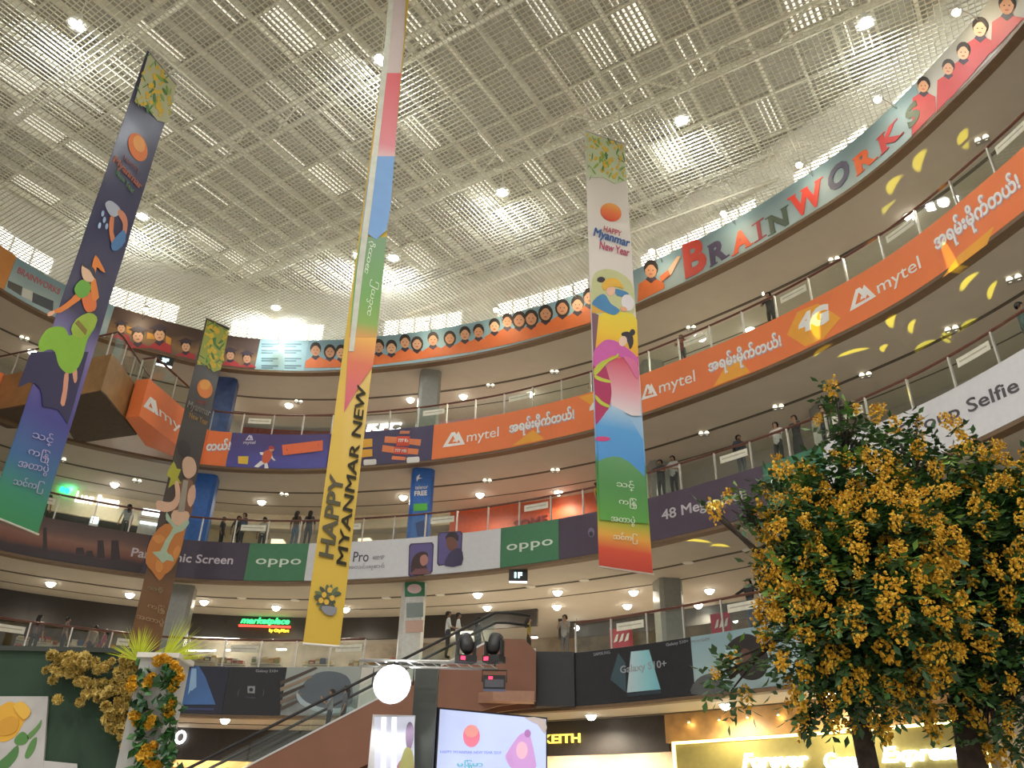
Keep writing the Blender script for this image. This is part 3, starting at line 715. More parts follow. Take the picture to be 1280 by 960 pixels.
BUR = '\u1021\u101b\u1019\u103a\u1038\u1019\u102d\u102f\u1000\u103a\u1010\u101a\u103a!'
def burmese(t, p0, p1, ptop, txt=BUR):
    part(t, 'script_lettering', M_lw, lambda b: ring_text(b, txt, p0, p1, ptop=ptop, bold=.03, off=-.075))
    part(t, 'script_outline', pm('b0a4b4'), lambda b: ring_text(b, txt, (p0[0]+.6, p0[1]+1), (p1[0]+.6, p1[1]+1), ptop=(ptop[0], ptop[1]+1), bold=.055, off=-.068))
sB0 = S(540, 576)
t = board('B', sB0, SMAX-.5, M_or, 'fascia_board', 'long orange third-level board with white peak logos and looping script', 'sign')
for P in ([(641, 558), (667, 538), (681, 549), (672, 552)], [(724, 497), (748, 491), (748, 512)], [(893, 484), (915, 446), (926, 450), (939, 466)], [(985, 419), (998, 391), (1024, 380), (1052, 398), (1031, 424), (1008, 434)], [(1180, 348), (1200, 320), (1245, 283), (1236, 306)]): yellow_wedge(t, P)
for bl, br, top, t0, t1, tt in (((554, 560), (582, 556), (568, 541), (584, 557), (624, 550), (622, 534.5)), ((803, 501), (823, 495), (812, 481), (826, 497), (871, 482), (866.5, 464)), ((1064, 390), (1097, 371), (1080, 358), (1101, 373), (1155, 340), (1148, 321)), ((738-186, 0), None, None, None, None, None)):
    if br is None: continue
    logo(t, bl, br, top, M_lw)
    part(t, 'lettering', M_lw, lambda b: ring_text(b, 'mytel', t0, t1, ptop=(t1[0], tt[1]), off=-.072) if False else ring_text(b, 'mytel', t0, t1, h=ringhit(*tt)[1]-ringhit(*t1)[1], off=-.072))
for p0, p1, pt in (((637, 549), (719, 531), (637, 526)), ((888, 474), (980, 441), (888, 447)), ((1175, 324), (1283, 245), (1175, 284))): burmese(t, p0, p1, pt)
for p0, p1, pt in (((738, 521), (776, 510), (738, 497)), ((1001, 419), (1041, 402), (1003, 393))):
    part(t, 'figure_mark', M_lw, lambda b: ring_text(b, '4G', p0, p1, ptop=pt, bold=.07, shear=.15, off=-.075))
t = board('B', S(408, 588)+.01, sB0-.01, mat('dark_violet_print', hexc('#3c3556'), .5, var=.1, scale=1), 'fascia_board', 'dark violet third-level board with orange and yellow price boxes')
for P, c in (([(449, 550), (466, 549), (466, 559), (449, 561)], 'd19a30'), ([(449, 563), (466, 562), (466, 571), (449, 573)], 'd19a30'), ([(482, 546), (497, 547), (496, 555), (481, 554)], 'cf7648'), ([(479, 557), (494, 559), (493, 567), (478, 565)], 'cf7648'), ([(512, 549), (527, 550), (526, 558), (512, 556)], 'cf7648'), ([(511, 561), (524, 562), (523, 569), (510, 568)], 'cf7648'), ([(497, 546), (513, 546), (512, 558), (496, 558)], 'c4452f'), ([(493, 559), (511, 560), (510, 569), (492, 568)], 'c4452f'), ([(501, 539.5), (513, 539.5), (512, 543), (500, 543)], 'c97a58'), ([(491, 570.5), (508, 572), (507, 576), (490, 575)], 'cf7648')):
    part(t, 'price_box', pm(c), lambda b: ring_poly(b, P, off=-.066))
for x, y in ((463, 578.5), (517, 575.5)): part(t, 'white_pill', pm('cfcdc8'), lambda b: ring_poly(b, [(x-8, y-2), (x-6.5, y-3.2), (x+7, y-4), (x+8, y-2.5), (x+8, y+2), (x+6.5, y+3), (x-7, y+4), (x-8, y+2.5)], off=-.066))
part(t, 'lettering', WHITE, lambda b: ring_text(b, '777 Ks', (498, 553.5), (511, 553.5), ptop=(498, 549.5), bold=.03, off=-.08))
part(t, 'lettering', WHITE, lambda b: ring_text(b, '777 MB', (494, 566), (509, 566.5), ptop=(494, 562), bold=.03, off=-.08))
t = board('B', S(282, 583)+.01, S(408, 588)-.01, ramp_mat('violet_blue_print', [(0, '#4a4390'), (.5, '#4a4a98'), (1, '#453a72')], 'Z', 0, 1.7, wave=1.0), 'fascia_board', 'violet-blue third-level board with a running man in an orange vest')
logo(t, (307, 551), (317, 551), (312, 544.5), pm('c9c4d8'))
part(t, 'lettering', pm('c9c4d8'), lambda b: ring_text(b, 'mytel', (304, 557), (319, 557), ptop=(304, 551.5)))
part(t, 'yellow_square', pm('d2b23c'), lambda b: ring_poly(b, [(298, 571), (311, 571), (310, 581), (298, 580)]))
part(t, 'printed_man', [pm('e6e2e4'), pm('c0583a'), pm('b04038'), SKIN[0]], lambda b: (ring_poly(b, [(326, 577), (334, 577), (336, 586), (331, 586), (331, 580), (323, 585), (318, 584)], 0), ring_poly(b, smooth_poly([(328, 578), (330, 566), (337, 563), (341, 568), (336, 579)], 2), 1, off=-.07), ring_poly(b, [(339, 566), (342, 573), (345, 576), (343, 577), (338, 572)], 0), ring_poly(b, [(330, 566), (325, 566), (326, 569), (330, 570)], 0), ring_poly(b, ell(340, 562, 3.2, 3), 3, off=-.074), ring_poly(b, smooth_poly([(336, 562), (338, 558.5), (342, 559), (343.5, 562)], 2), 2, off=-.08)))
part(t, 'orange_plate', pm('d2643c'), lambda b: ring_poly(b, [(353, 557), (404, 551), (404, 564), (354, 570)]))
part(t, 'script_lettering', pm('4a3048'), lambda b: ring_text(b, '\u1015\u103c\u1014\u103a\u1010\u1031\u1037\u1019\u101a\u103a', (358, 568), (398, 562), ptop=(358, 558), bold=.02, off=-.075))
t = board('B', S(252, 581), S(282, 583)-.01, M_or, 'fascia_board', 'short orange third-level board with white script end beside the dark banner')
burmese(t, (257, 564), (287, 563), (257, 549), '\u1010\u101a\u103a!')
board('B', .5, S(20, 527), M_or, 'fascia_board', 'sliver of orange third-level board at the far left edge')

# --- second level fascia
t = board('C', .5, S(187, 668), ramp_mat('dusk_photo', [(0, '#2c2630'), (.28, '#33282e'), (.42, '#6e4436'), (.6, '#7a5648'), (.8, '#5a4440'), (1, '#4a3a38')], 'Z', 0, 1.62, wave=.25), 'fascia_board', 'dusky sunset skyline photo on the second-level board at left')
for x, w, y0, y1 in ((56, 3, 660, 690), (100, 6, 685, 693), (126, 5, 676, 698), (144, 6, 676, 700), (112, 5, 689, 696)):
    part(t, 'printed_tower', pm('31262a'), lambda b: ring_poly(b, [(x-w, y1), (x-w*.8, y0), (x+w*.6, y0), (x+w, y1)], off=-.064))
t = board('C', S(187, 668)+.01, S(313, 680)-.01, mat('plum_print', hexc('#3a3142'), .5, var=.06), 'fascia_board', 'dark plum second-level board reading Panoramic Screen')
part(t, 'lettering', pm('b9b4bc'), lambda b: ring_text(b, 'Panoramic Screen', (163, 696), (291, 706), ptop=(163, 684.5), bold=.015))
M_green = mat('green_print', hexc('#38704e'), .5, var=.05)
t = board('C', S(313, 680), S(387, 679), M_green, 'fascia_board', 'green second-level board left of the yellow banner')
part(t, 'lettering', pm('c6d2c6'), lambda b: ring_text(b, 'oppo', (319, 709), (376, 709.5), ptop=(319, 698.5), bold=.01, spacing=1.05))
M_wp = mat('white_print', hexc('#c3c5ca'), .5, var=.03)
t = board('C', S(387, 679)+.01, S(627, 661)-.01, M_wp, 'fascia_board', 'white second-level phone board with two portrait phones')
part(t, 'lettering', pm('4a4450'), lambda b: ring_text(b, 'F11 Pro', (417, 703.5), (461, 702.5), ptop=(417, 691), bold=.005))
part(t, 'lettering', pm('8a868e'), lambda b: ring_text(b, '48MP', (466, 700.5), (481, 699.5), ptop=(466, 695.5)))
part(t, 'script_lettering', pm('8a868e'), lambda b: ring_text(b, '\u1021\u101c\u1004\u103a\u1038\u101b\u1031\u102c\u1004\u103a', (434, 714.5), (481, 712.5), ptop=(434, 706)))
for X, Y, face in ((512, 680, 0), (548, 666, 1)):
    dx = 31; sl = -1.6
    def rr(i, dy=0): return [(X+2+i, Y+i), (X+dx-2-i, Y+sl+i), (X+dx-i, Y+3+sl+i), (X+dx-1.5-i, Y+38+sl*2-i), (X+dx-4-i, Y+41+sl*2-i), (X+1+i, Y+42-i), (X-1+i, Y+39-i), (X+i, Y+3+i)]
    part(t, 'printed_phone', pm('3a3350'), lambda b: ring_poly(b, rr(0), off=-.064))
    part(t, 'phone_picture', pm('5a5286'), lambda b: ring_poly(b, rr(1.5), off=-.07))
    if face == 0:
        part(t, 'printed_woman', [pm('3c2a2a'), pm('a8746a'), pm('6a4448')], lambda b: (ring_poly(b, smooth_poly([(516, 719), (515, 705), (520, 694), (530, 690), (536, 694), (533, 704), (535, 718)], 3), 0, off=-.075), ring_poly(b, smooth_poly([(527, 696), (533, 694), (536, 700), (534, 706), (529, 708), (526, 703)], 3), 1, off=-.08), ring_poly(b, [(513, 719), (520, 712), (534, 711), (540, 718)], 2, off=-.084)))
    else:
        part(t, 'printed_man', [pm('2c242c'), pm('70493f'), pm('3b3556')], lambda b: (ring_poly(b, smooth_poly([(558, 672), (562, 667), (570, 666), (574, 671), (572, 678), (560, 676)], 3), 0, off=-.075), ring_poly(b, smooth_poly([(559, 674), (566, 672), (572, 677), (572, 688), (565, 690), (560, 684)], 3), 1, off=-.08), ring_poly(b, smooth_poly([(557, 708), (562, 693), (572, 686), (579, 690), (578, 707)], 2), 2, off=-.084)))
t = board('C', S(627, 661), S(699, 650), M_green, 'fascia_board', 'green second-level board left of the striped banner')
part(t, 'lettering', pm('c6d2c6'), lambda b: ring_text(b, 'oppo', (634, 692.5), (692, 685), ptop=(634, 681.5), bold=.01, spacing=1.05))
M_plum2 = mat('plum_print_two', hexc('#3f3245'), .5, var=.06)
t = board('C', S(699, 650)+.01, S(954, 584)-.01, M_plum2, 'fascia_board', 'dark plum second-level board reading 48 Megapixel')
part(t, 'lettering', pm('c4c0c6'), lambda b: ring_text(b, '48 Megapixel', (829, 655), (930, 629), ptop=(829, 638), bold=.015))
part(t, 'printed_lens', [pm('6a5f7a'), pm('2a2430')], lambda b: (ring_poly(b, ell(740, 666, 4, 6), 0), ring_poly(b, ell(740, 668, 2.4, 3), 1, off=-.075)))
t = board('C', S(954, 584), S(1028, 556), mat('green_print_two', hexc('#2f6a4e'), .5), 'fascia_board', 'green second-level board partly hidden behind the tree top')
part(t, 'lettering', pm('c6d2c6'), lambda b: ring_text(b, 'oppo', (966, 610), (1018, 593), ptop=(966, 599), spacing=1.05))
t = board('C', S(1028, 556)+.01, SMAX-.5, M_wp, 'fascia_board', 'white second-level board reading Group Selfie above the tree')
part(t, 'lettering', pm('46444a'), lambda b: ring_text(b, 'Group Selfie', (1126, 554), (1279, 494), ptop=(1126, 532), bold=.01))

# --- first level fascia
M_blk = mat('black_print', hexc('#15161c'), .35, var=.1)
t = board('D', .5, S(277, 893), mat('navy_print', hexc('#171a30'), .4), 'fascia_board', 'navy first-level board with a glowing blue water pyramid')
part(t, 'blue_pyramid', [ramp_mat('pyramid_blue', [(0, '#244a86'), (.5, '#3f6aa6'), (1, '#3a5f98')], 'Z', 0, 1.7, wave=.9), pm('8fb4d6')], lambda b: (ring_poly(b, [(224, 881), (232, 848), (240, 834), (249, 833), (257, 846), (270, 881)], 0), ring_poly(b, [(240, 836), (246, 836), (246, 876), (234, 880)], 1, off=-.07)))
part(t, 'printed_line', pm('35406c'), lambda b: ring_poly(b, [(222, 885), (268, 885.5), (268, 888), (222, 887.5)]))
t = board('D', S(277, 893)+.01, S(351, 893)-.01, M_blk, 'fascia_board', 'black first-level board with a small square icon left of the yellow banner')
part(t, 'lettering', pm('9a9aa0'), lambda b: ring_text(b, 'Galaxy S10+', (320, 841.5), (348, 842), ptop=(320, 837)))
part(t, 'square_icon', [pm('8a8a90'), M_blk], lambda b: (ring_poly(b, [(310, 858), (319.5, 858), (319, 867), (310, 866.5)], 0), ring_poly(b, ell(314.6, 862.5, 2.4, 2.4), 1, off=-.075)))
part(t, 'lettering', pm('5a5a60'), lambda b: ring_text(b, 'Wireless', (307, 873), (320, 873.5), ptop=(307, 870.5)))
for ch, x in (('(', 297), (')', 328)): part(t, 'bracket_mark', pm('5a5a60'), lambda b: ring_text(b, ch, (x, 871), (x+2, 871), ptop=(x, 862)))
t = board('D', S(351, 893), S(446, 893), ramp_mat('street_photo', [(0, '#7d8690'), (.4, '#8d9494'), (.7, '#6d7472'), (1, '#9aa29e')], 'Z', 0, 1.7, wave=1.6), 'fascia_board', 'grey street photo on the first-level board behind the yellow banner end')
for i in range(5):
    y = 838+i*8; part(t, 'printed_streak', pm(['4a4038', '8a7a66', '3f3834', '75695c', '504840'][i]), lambda b: ring_poly(b, [(351, y+14), (395-i*5, y-4+i*2), (398-i*5, y-2+i*2), (351, y+19)], off=-.064))
part(t, 'printed_car', [pm('59626c'), pm('a4b4bc')], lambda b: (ring_poly(b, smooth_poly([(372, 878), (378, 858), (396, 842), (420, 840), (438, 850), (440, 880), (410, 888)], 3), 0), ring_poly(b, smooth_poly([(372, 866), (384, 878), (410, 886), (440, 884), (440, 890), (405, 892), (376, 880)], 3), 1, off=-.072)))
D0 = S(719, 883)
t = board('D', D0, S(864, 798), M_blk, 'fascia_board', 'black first-level board with a large pale phone below the striped banner')
part(t, 'printed_phone', [ramp_mat('phone_teal', [(0, '#b7c4c6'), (.45, '#a9bcc4'), (.7, '#7fb7c0'), (1, '#5f9fb4')], 'X', -1.0, 1.2, wave=.3), pm('23313c')], lambda b: (ring_poly(b, [(790, 815), (812.5, 812.5), (827, 862), (785, 866)], 0), ring_poly(b, [(785, 867), (827, 863), (828, 867), (786, 871)], 1)))
part(t, 'printed_phone_side', pm('2f4650'), lambda b: ring_poly(b, [(774, 817), (783, 829), (784, 866), (764, 850)]))
part(t, 'lettering', pm('8d9298'), lambda b: ring_text(b, 'Galaxy S10+', (777, 845), (835, 837), ptop=(777, 833), bold=.01, off=-.08))
part(t, 'lettering', pm('80848c'), lambda b: ring_text(b, 'SAMSUNG', (743, 820.5), (764, 817.5), ptop=(743, 816.5), bold=.03))
part(t, 'lettering', pm('80848c'), lambda b: ring_text(b, 'Galaxy S10+', (834, 809.5), (862, 804.5), ptop=(834, 804.5), bold=.01))
M_sk = ramp_mat('pale_sky_print', [(0, '#6f7f84'), (.4, '#8fa6aa'), (1, '#7d99a2')], 'Z', 0, 1.7, wave=.4)
t = board('D', S(864, 798)+.01, S(1030, 770), M_sk, 'fascia_board', 'grey-blue first-level board with a curly-haired woman holding a phone')
part(t, 'printed_woman', [pm('1d1716'), pm('5a3c33')], lambda b: (ring_poly(b, smooth_poly([(909, 815), (914, 803), (926, 795), (938, 793), (950, 800), (958, 812), (962, 826), (958, 842), (946, 850), (930, 848), (922, 836)], 3), 0), ring_poly(b, smooth_poly([(926, 818), (931, 811), (938, 814), (941, 826), (937, 836), (929, 836), (925, 828)], 3), 1, off=-.075)))
part(t, 'printed_phone', [pm('9dbcc4'), pm('2a3440')], lambda b: (ring_poly(b, [(908, 813), (922, 812), (926, 839), (911, 842)], 0, off=-.08), ring_poly(b, [(910.5, 819), (919.5, 817.5), (920, 820), (911, 821.5)], 1, off=-.088)))
part(t, 'printed_shadow_figure', pm('4b4d50'), lambda b: ring_poly(b, smooth_poly([(866, 868), (872, 850), (890, 842), (904, 850), (906, 866)], 3), off=-.064))
part(t, 'lettering', pm('a4b2b6'), lambda b: ring_text(b, 'SAMSUNG', (866, 804.5), (889, 800.5), ptop=(866, 800.5), bold=.02))
board('D', S(1030, 770)+.01, SMAX-.5, mat('grey_print', hexc('#5d6063'), .5), 'fascia_board', 'plain grey first-level board behind the flowering tree')
# the black return panel at the escalator side
zb, zt = LV['D']; p, q = at_z(670, 882, zb), at_z(719, 883, zb)
b = MB(); b.prism([(p.x, p.y), (q.x-.02, q.y-.07), (q.x+.02, q.y+.02), (p.x, p.y+.75)][::1], zb-.02, zt); o = b.build('return_panel', M_blk)
tag(o, 'plain black panel turning the corner beside the escalator', 'panel')

# ================================================================== LEFT PLATFORM: ORANGE CORNER AND WOODEN BOX
zb, zt = LV['B']
P1, P2, P3 = at_z(252, 581, zb), at_z(174, 520, zb), at_z(157, 522, zb)
t = thing('orange_corner', (P2.x, P2.y, zb), 'orange corner of the third-level platform with white peak logo', 'sign')
b = MB(); b.prism([(P1.x-.1, P1.y+.2), (P3.x-.2, P3.y+2.6), (P3.x, P3.y), (P2.x, P2.y), (P1.x, P1.y)], zb, zt); b.build('backing', [M_or], t)
pl = Plane(P2, (P1-P2).normalized())
b = MB()
for P in ([(179, 508), (187.5, 496), (191, 498), (184, 511)], [(191, 498), (195, 515), (191, 512), (188, 502)], [(184, 511), (186, 508), (193, 513), (193, 516.5)], [(191.5, 499), (194.5, 501), (198, 520), (194, 517.5)]): pl.poly(b, P)
b.build('peak_logo', M_lw, t)
b = MB(); pl.text(b, 'mytel', (199, 524), (246, 561), (199, 507)); b.build('lettering', M_lw, t)
# glass rail over the corner
t = thing('balustrade', (P2.x, P2.y, zt), 'short glass balustrade over the orange corner at left', 'railing', 'glass balustrades around the atrium')
for A_, B_ in ((P3, P2), (P2, P1)):
    A = Vector((A_.x, A_.y+.12, zt)); B = Vector((B_.x, B_.y+.12, zt)); n = max(1, round((B-A).length/1.4))
    b = MB(); b.tube([A+Vector((0, 0, RAILH)), B+Vector((0, 0, RAILH))], .045, 8); b.build('handrail', M_rail, t, True)
    for i in range(n):
        u, v = A.lerp(B, i/n), A.lerp(B, (i+1)/n)
        b = MB(); b.bar(u, u+Vector((0, 0, RAILH-.03)), .05); b.build('post', M_post, t)
        d = (v-u).normalized()*.05; x = MB(); x.add([u+d+Vector((0, 0, .03)), v-d+Vector((0, 0, .03)), v-d+Vector((0, 0, .92)), u+d+Vector((0, 0, .92)), u+d+Vector((.01, .012, .03)), v-d+Vector((.01, .012, .03)), v-d+Vector((.01, .012, .92)), u+d+Vector((.01, .012, .92))], [(0, 1, 2, 3), (7, 6, 5, 4), (0, 4, 5, 1), (1, 5, 6, 2), (2, 6, 7, 3), (3, 7, 4, 0)]); x.build('glass_panel', M_glass, t)
# wooden box
N, E_, Bk, L1, W = at_z(126, 488, zb), at_z(183, 544, zb), at_z(96, 553, zb), at_z(81, 532, zb), at_z(-30, 517, zb)
t = thing('wooden_platform', (N.x, N.y, zb), 'wood-clad platform box with dark underside behind the navy banner', 'platform')
zt2 = zt-.10
poly = [(N.x-.25, N.y+.12), (W.x, W.y), (W.x+.6, W.y+1.2), (L1.x, L1.y+.2), (Bk.x, Bk.y), (E_.x-.35, E_.y-.1), (N.x+.05, N.y+.35), (N.x, N.y)]
b = MB(); b.prism(poly[::-1], zb+.02, zt2); b.build('cladding', mat('platform_wood', hexc('#8a6b42'), .45, var=.16, scale=2), t)
b = MB(); b.prism([(x*1.0, y+.01) for x, y in poly][::-1], zb-.04, zb+.018); b.build('underside', mat('dark_brown_underside', hexc('#46372a'), .7, var=.15), t)
b = MB(); b.tube([Vector((x, y, zt2+.98)) for x, y in (poly[5], poly[6], poly[7], poly[0], poly[1])], .04, 8); b.build('handrail', M_rail, t, True)
for i, (c, d) in enumerate(((poly[5], poly[7]), (poly[0], poly[1]))):
    for q in range(4 if i == 0 else 5):
        n = 4 if i == 0 else 5; u = Vector((*c, zt2)).lerp(Vector((*d, zt2)), q/n); v = Vector((*c, zt2)).lerp(Vector((*d, zt2)), (q+1)/n)
        x = MB(); x.bar(u, u+Vector((0, 0, .96)), .04); x.build('post', M_post, t)
        e = (v-u).normalized()*.05; x = MB(); x.add([u+e, v-e, v-e+Vector((0, 0, .88)), u+e+Vector((0, 0, .88)), u+e+Vector((0, .012, 0)), v-e+Vector((0, .012, 0)), v-e+Vector((0, .012, .88)), u+e+Vector((0, .012, .88))], [(0, 1, 2, 3), (7, 6, 5, 4), (0, 4, 5, 1), (1, 5, 6, 2), (2, 6, 7, 3), (3, 7, 4, 0)]); x.build('glass_panel', M_glass, t)

# ================================================================== HANGING BANNERS
def hanging(name, tl, tr, ztop, zbot, m, label, group='long banners hung in the atrium'):
    P, Q = at_z(*tl, ztop), at_z(*tr, ztop)
    t = thing(name, ((P.x+Q.x)/2, (P.y+Q.y)/2, zbot), label, 'banner', group)
    pl = Plane(P, (Q-P).normalized()); d = (Q-P).normalized(); w = (Q-P).length
    # fabric with soft ripples behind the print surface
    b = MB(); nu, nv = 8, 40
    for side in (0, 1):
        n0 = len(b.v)
        for j in range(nv+1):
            for i in range(nu+1):
                z = zbot+(ztop-zbot)*j/nv; off = -(.010+.006*math.sin(j*.9+i*.5)) - (.012 if side else 0)
                p = Vector((P.x, P.y, z)) + d*(w*i/nu) + pl.n*off; b.v.append(tuple(p))
        for j in range(nv):
            for i in range(nu):
                q = (n0+j*(nu+1)+i, n0+j*(nu+1)+i+1, n0+(j+1)*(nu+1)+i+1, n0+(j+1)*(nu+1)+i); b.f.append(q if not side else q[::-1]); b.m.append(0)
    b.build('fabric', m, t, True)
    b = MB(); b.tube([P-d*.06, Q+d*.06], .03, 8); b.build('top_rod', M_metal, t)
    b = MB(); b.tube([Vector((P.x, P.y, zbot+.02))-d*.02, Vector((Q.x, Q.y, zbot+.02))+d*.02], .022, 8); b.build('bottom_rod', M_metal, t)
    for u in (.1, .9):
        p = P+d*(w*u); b = MB(); b.tube([p, Vector((p.x, p.y, ZG))], .008, 5); b.build('cord', M_metal, t)
    return t, pl
def pp(t, pl, name, c, P, off=.012, sm=0):
    b = MB(); pl.poly(b, smooth_poly(P, sm) if sm else P, off=off); return b.build(name, pm(c) if isinstance(c, str) else c, t)
def rz_mat(name, stops, t, pl, top, bot, **k):
    return ramp_mat(name, stops, 'Z', pl.hit(*bot).z-t.location.z, pl.hit(*top).z-t.location.z, **k)
def pt(t, pl, txt, c, bl, br, tl, off=.02, **k):
    b = MB(); pl.text(b, txt, bl, br, tl, off=off, **k); return b.build('lettering', pm(c), t)
def flower_header(t, pl, quad, n, seed, base, size=3.2):
    """printed leaves and blossoms in the header of a banner; quad is tl, tr, br, bl in pixels"""
    r = random.Random(seed); tl, tr, br, bl = [np.array(q, float) for q in quad]
    pp(t, pl, 'header_ground', base, [tuple(tl), tuple(tr), tuple(br), tuple(br*.7+bl*.3+np.array((0, 5))), tuple(br*.4+bl*.6+np.array((0, -2))), tuple(bl)], .011)
    groups = {'leaf': MB(), 'leafd': MB(), 'flo': MB()}
    for i in range(n):
        u, v = r.random(), r.random(); c = (tl*(1-u)+tr*u)*(1-v)+(bl*(1-u)+br*u)*v
        k = r.choice(('leaf', 'leafd', 'flo', 'flo')); s = size*r.uniform(.6, 1.15)
        wob = min(1, 4*u, 4*(1-u), 6*v+.3)
        pl.poly(groups[k], ell(c[0], c[1], s*(.45 if k != 'flo' else .8)*max(.35, wob), s*(1.5 if k != 'flo' else .9), r.uniform(-60, 60), 8), off=.014+.004*(i % 6))
    for k, c, nm in (('leaf', '7fa24a', 'printed_leaves'), ('leafd', '4c7a44', 'printed_dark_leaves'), ('flo', 'd0b23e', 'printed_blossoms')):
        o = groups[k].build(nm, pm(c), t); o['kind'] = 'stuff'
ZT, ZBm = 19.5+CZ, 5.62+CZ
def zfrac(pl, px, py): return (pl.hit(px, py).z-ZBm)
SCR = ['\u101e\u1004\u103a\u1039', '\u1000\u103c\u1014\u103a', '\u1021\u1010\u102c\u1015\u103d\u1032', '\u101e\u1004\u103a\u1000\u103c']
# --- white and rainbow banner
bm = ramp_mat('rainbow_fabric', [(0, '#a03426'), (.035, '#b8452c'), (.06, '#c8923a'), (.085, '#8d9a34'), (.12, '#4e8a3c'), (.19, '#3f7a44'), (.21, '#5f94c0'), (.30, '#8fb0cc'), (.36, '#b9b2b6'), (.5, '#cdc8c4'), (1, '#d2cfc8')], 'Z', 0, 13.9, rough=.4, wave=.0)
t, pl = hanging('hanging_banner', (731, 163), (781, 180), ZT, ZBm, bm, 'white and rainbow hanging banner with two cartoon women, right of centre')
flower_header(t, pl, ((732, 165), (780, 182), (783, 226), (734, 222)), 90, 3, 'b9c6a8', 3.0)
pp(t, pl, 'orange_oval', rz_mat('sun_print', [(0, '#c8402c'), (.5, '#d8703a'), (1, '#dca04a')], t, pl, (763, 254), (763, 277)), ell(763.5, 265.5, 13.5, 11, 25, 20))
pt(t, pl, 'HAPPY', 'b8505a', (754, 289), (776, 296), (755, 282.5), bold=.01)
pt(t, pl, 'Myanmar', '4a78b8', (741, 298), (787, 313), (742, 284), bold=.03, shear=.2)
pt(t, pl, 'New Year', 'b04a6a', (749, 311), (786, 321), (750, 301.5), bold=.015)
pp(t, pl, 'printed_haze', 'b5b98a', [(740, 350), (750, 338), (768, 338), (788, 352), (793, 375), (790, 395), (765, 400), (741, 395)], .013, 3)
pp(t, pl, 'yellow_ground', rz_mat('yellow_orange_print', [(0, '#d08a2c'), (.5, '#d8b430'), (1, '#d3c23a')], t, pl, (770, 390), (770, 448)), [(744, 398), (760, 388), (790, 392), (796, 400), (797.5, 446), (780, 452), (741.5, 446)], .014, 0)
pp(t, pl, 'printed_skirt', '6a4a58', [(739.5, 390), (748, 394), (746, 415), (743, 445), (741.5, 445)], .018)
pp(t, pl, 'printed_sash', 'c79a3c', [(739.5, 381), (750, 383), (757, 391), (740, 392)], .022)
pp(t, pl, 'blue_sleeve', '3f7aa8', [(739.5, 379), (748, 370), (756, 369), (763, 380), (774, 388), (768, 394), (757, 391), (744, 384)], .026, 3)
pp(t, pl, 'blue_sleeve', '3f7aa8', [(767, 362), (776, 363), (785, 367), (783, 372), (771, 370)], .026, 2)
pp(t, pl, 'white_bowl', 'cfcdd2', ell(784, 379, 8, 10.5, -15), .03)
pp(t, pl, 'printed_hand', 'd2a07e', ell(779, 387, 4.5, 3, 20), .034)
pp(t, pl, 'black_bun', '2c2830', ell(751, 350, 5, 3.4), .026)
pp(t, pl, 'yellow_headscarf', 'd2a63c', [(752, 357), (757, 350), (766, 348), (773, 351), (779, 361), (771, 359), (760, 360), (755, 364)], .03, 3)
pp(t, pl, 'printed_face', 'd8b09a', ell(763, 364, 5.5, 6.5, 10), .028)
pp(t, pl, 'rose_ground', rz_mat('rose_fade_print', [(0, '#c9bfc4'), (.45, '#c88a96'), (1, '#b83a58')], t, pl, (780, 447), (780, 515)), [(757, 449), (797.5, 446), (801, 520), (790, 520), (764, 508), (758, 470)], .015)
pp(t, pl, 'magenta_skirt', '9c2a58', [(741.5, 450), (753, 452), (761, 472), (764, 492), (760, 512), (752, 526), (745, 533), (743, 490)], .018, 3)
for P in ([(743, 469), (752, 473), (762, 476), (762, 479), (750, 477), (743, 473)], [(744, 494), (752, 502), (761, 507), (760, 510), (750, 506), (744, 499)], [(742, 462), (752, 452), (768, 446), (772, 442), (772, 447), (760, 453), (750, 464), (743, 470)]): pp(t, pl, 'green_trim', 'a9b23e', P, .026, 2)
pp(t, pl, 'pink_blouse', 'b8559c', [(742, 440), (750, 430), (758, 425), (770, 427), (784, 436), (796, 447), (797, 455), (788, 452), (776, 447), (764, 445), (752, 456), (742, 458)], .022, 3)
pp(t, pl, 'pink_sleeve', 'c0648c', [(778, 446), (792, 450), (798, 462), (798, 474), (792, 470), (786, 458)], .03, 2)
pp(t, pl, 'black_hair', '2a2530', [(776, 418), (784, 415), (790, 420), (791, 430), (787, 437), (784, 428)], .026, 3)
pp(t, pl, 'black_bun', '2a2530', ell(790, 416, 3.4, 4), .028)
pp(t, pl, 'printed_face', 'd8bcaa', ell(778, 427, 5, 6.5, 15), .03)
pp(t, pl, 'blue_hill', rz_mat('blue_hill_print', [(0, '#4484c0'), (.6, '#4f90c6'), (1, '#9cb8cc')], t, pl, (775, 510), (775, 580)), [(744.5, 532), (751, 524), (758, 514), (766, 507), (772, 511), (779, 514), (788, 524), (796, 538), (803, 550), (806, 600), (748, 582)], .02)
pp(t, pl, 'magenta_fish', 'b83a70', [(745, 547), (755, 546), (763, 549), (756, 552), (745, 551)], .028, 2)
pp(t, pl, 'green_hill', rz_mat('green_hill_print', [(0, '#4e8a3c'), (.5, '#447d44'), (1, '#56885a')], t, pl, (775, 573), (775, 650)), [(747, 577), (756, 573), (766, 571), (775, 572), (786, 578), (797, 588), (806, 597), (810, 655), (749, 650)], .026)
for i, (y, dx) in enumerate(((608, 770), (630, 773), (652, 763), (674, 766))):
    pt(t, pl, SCR[i], 'c2cbbb', (dx, y+4), (dx+30 if i > 1 else dx+22, y+7), (dx, y-9), .034)
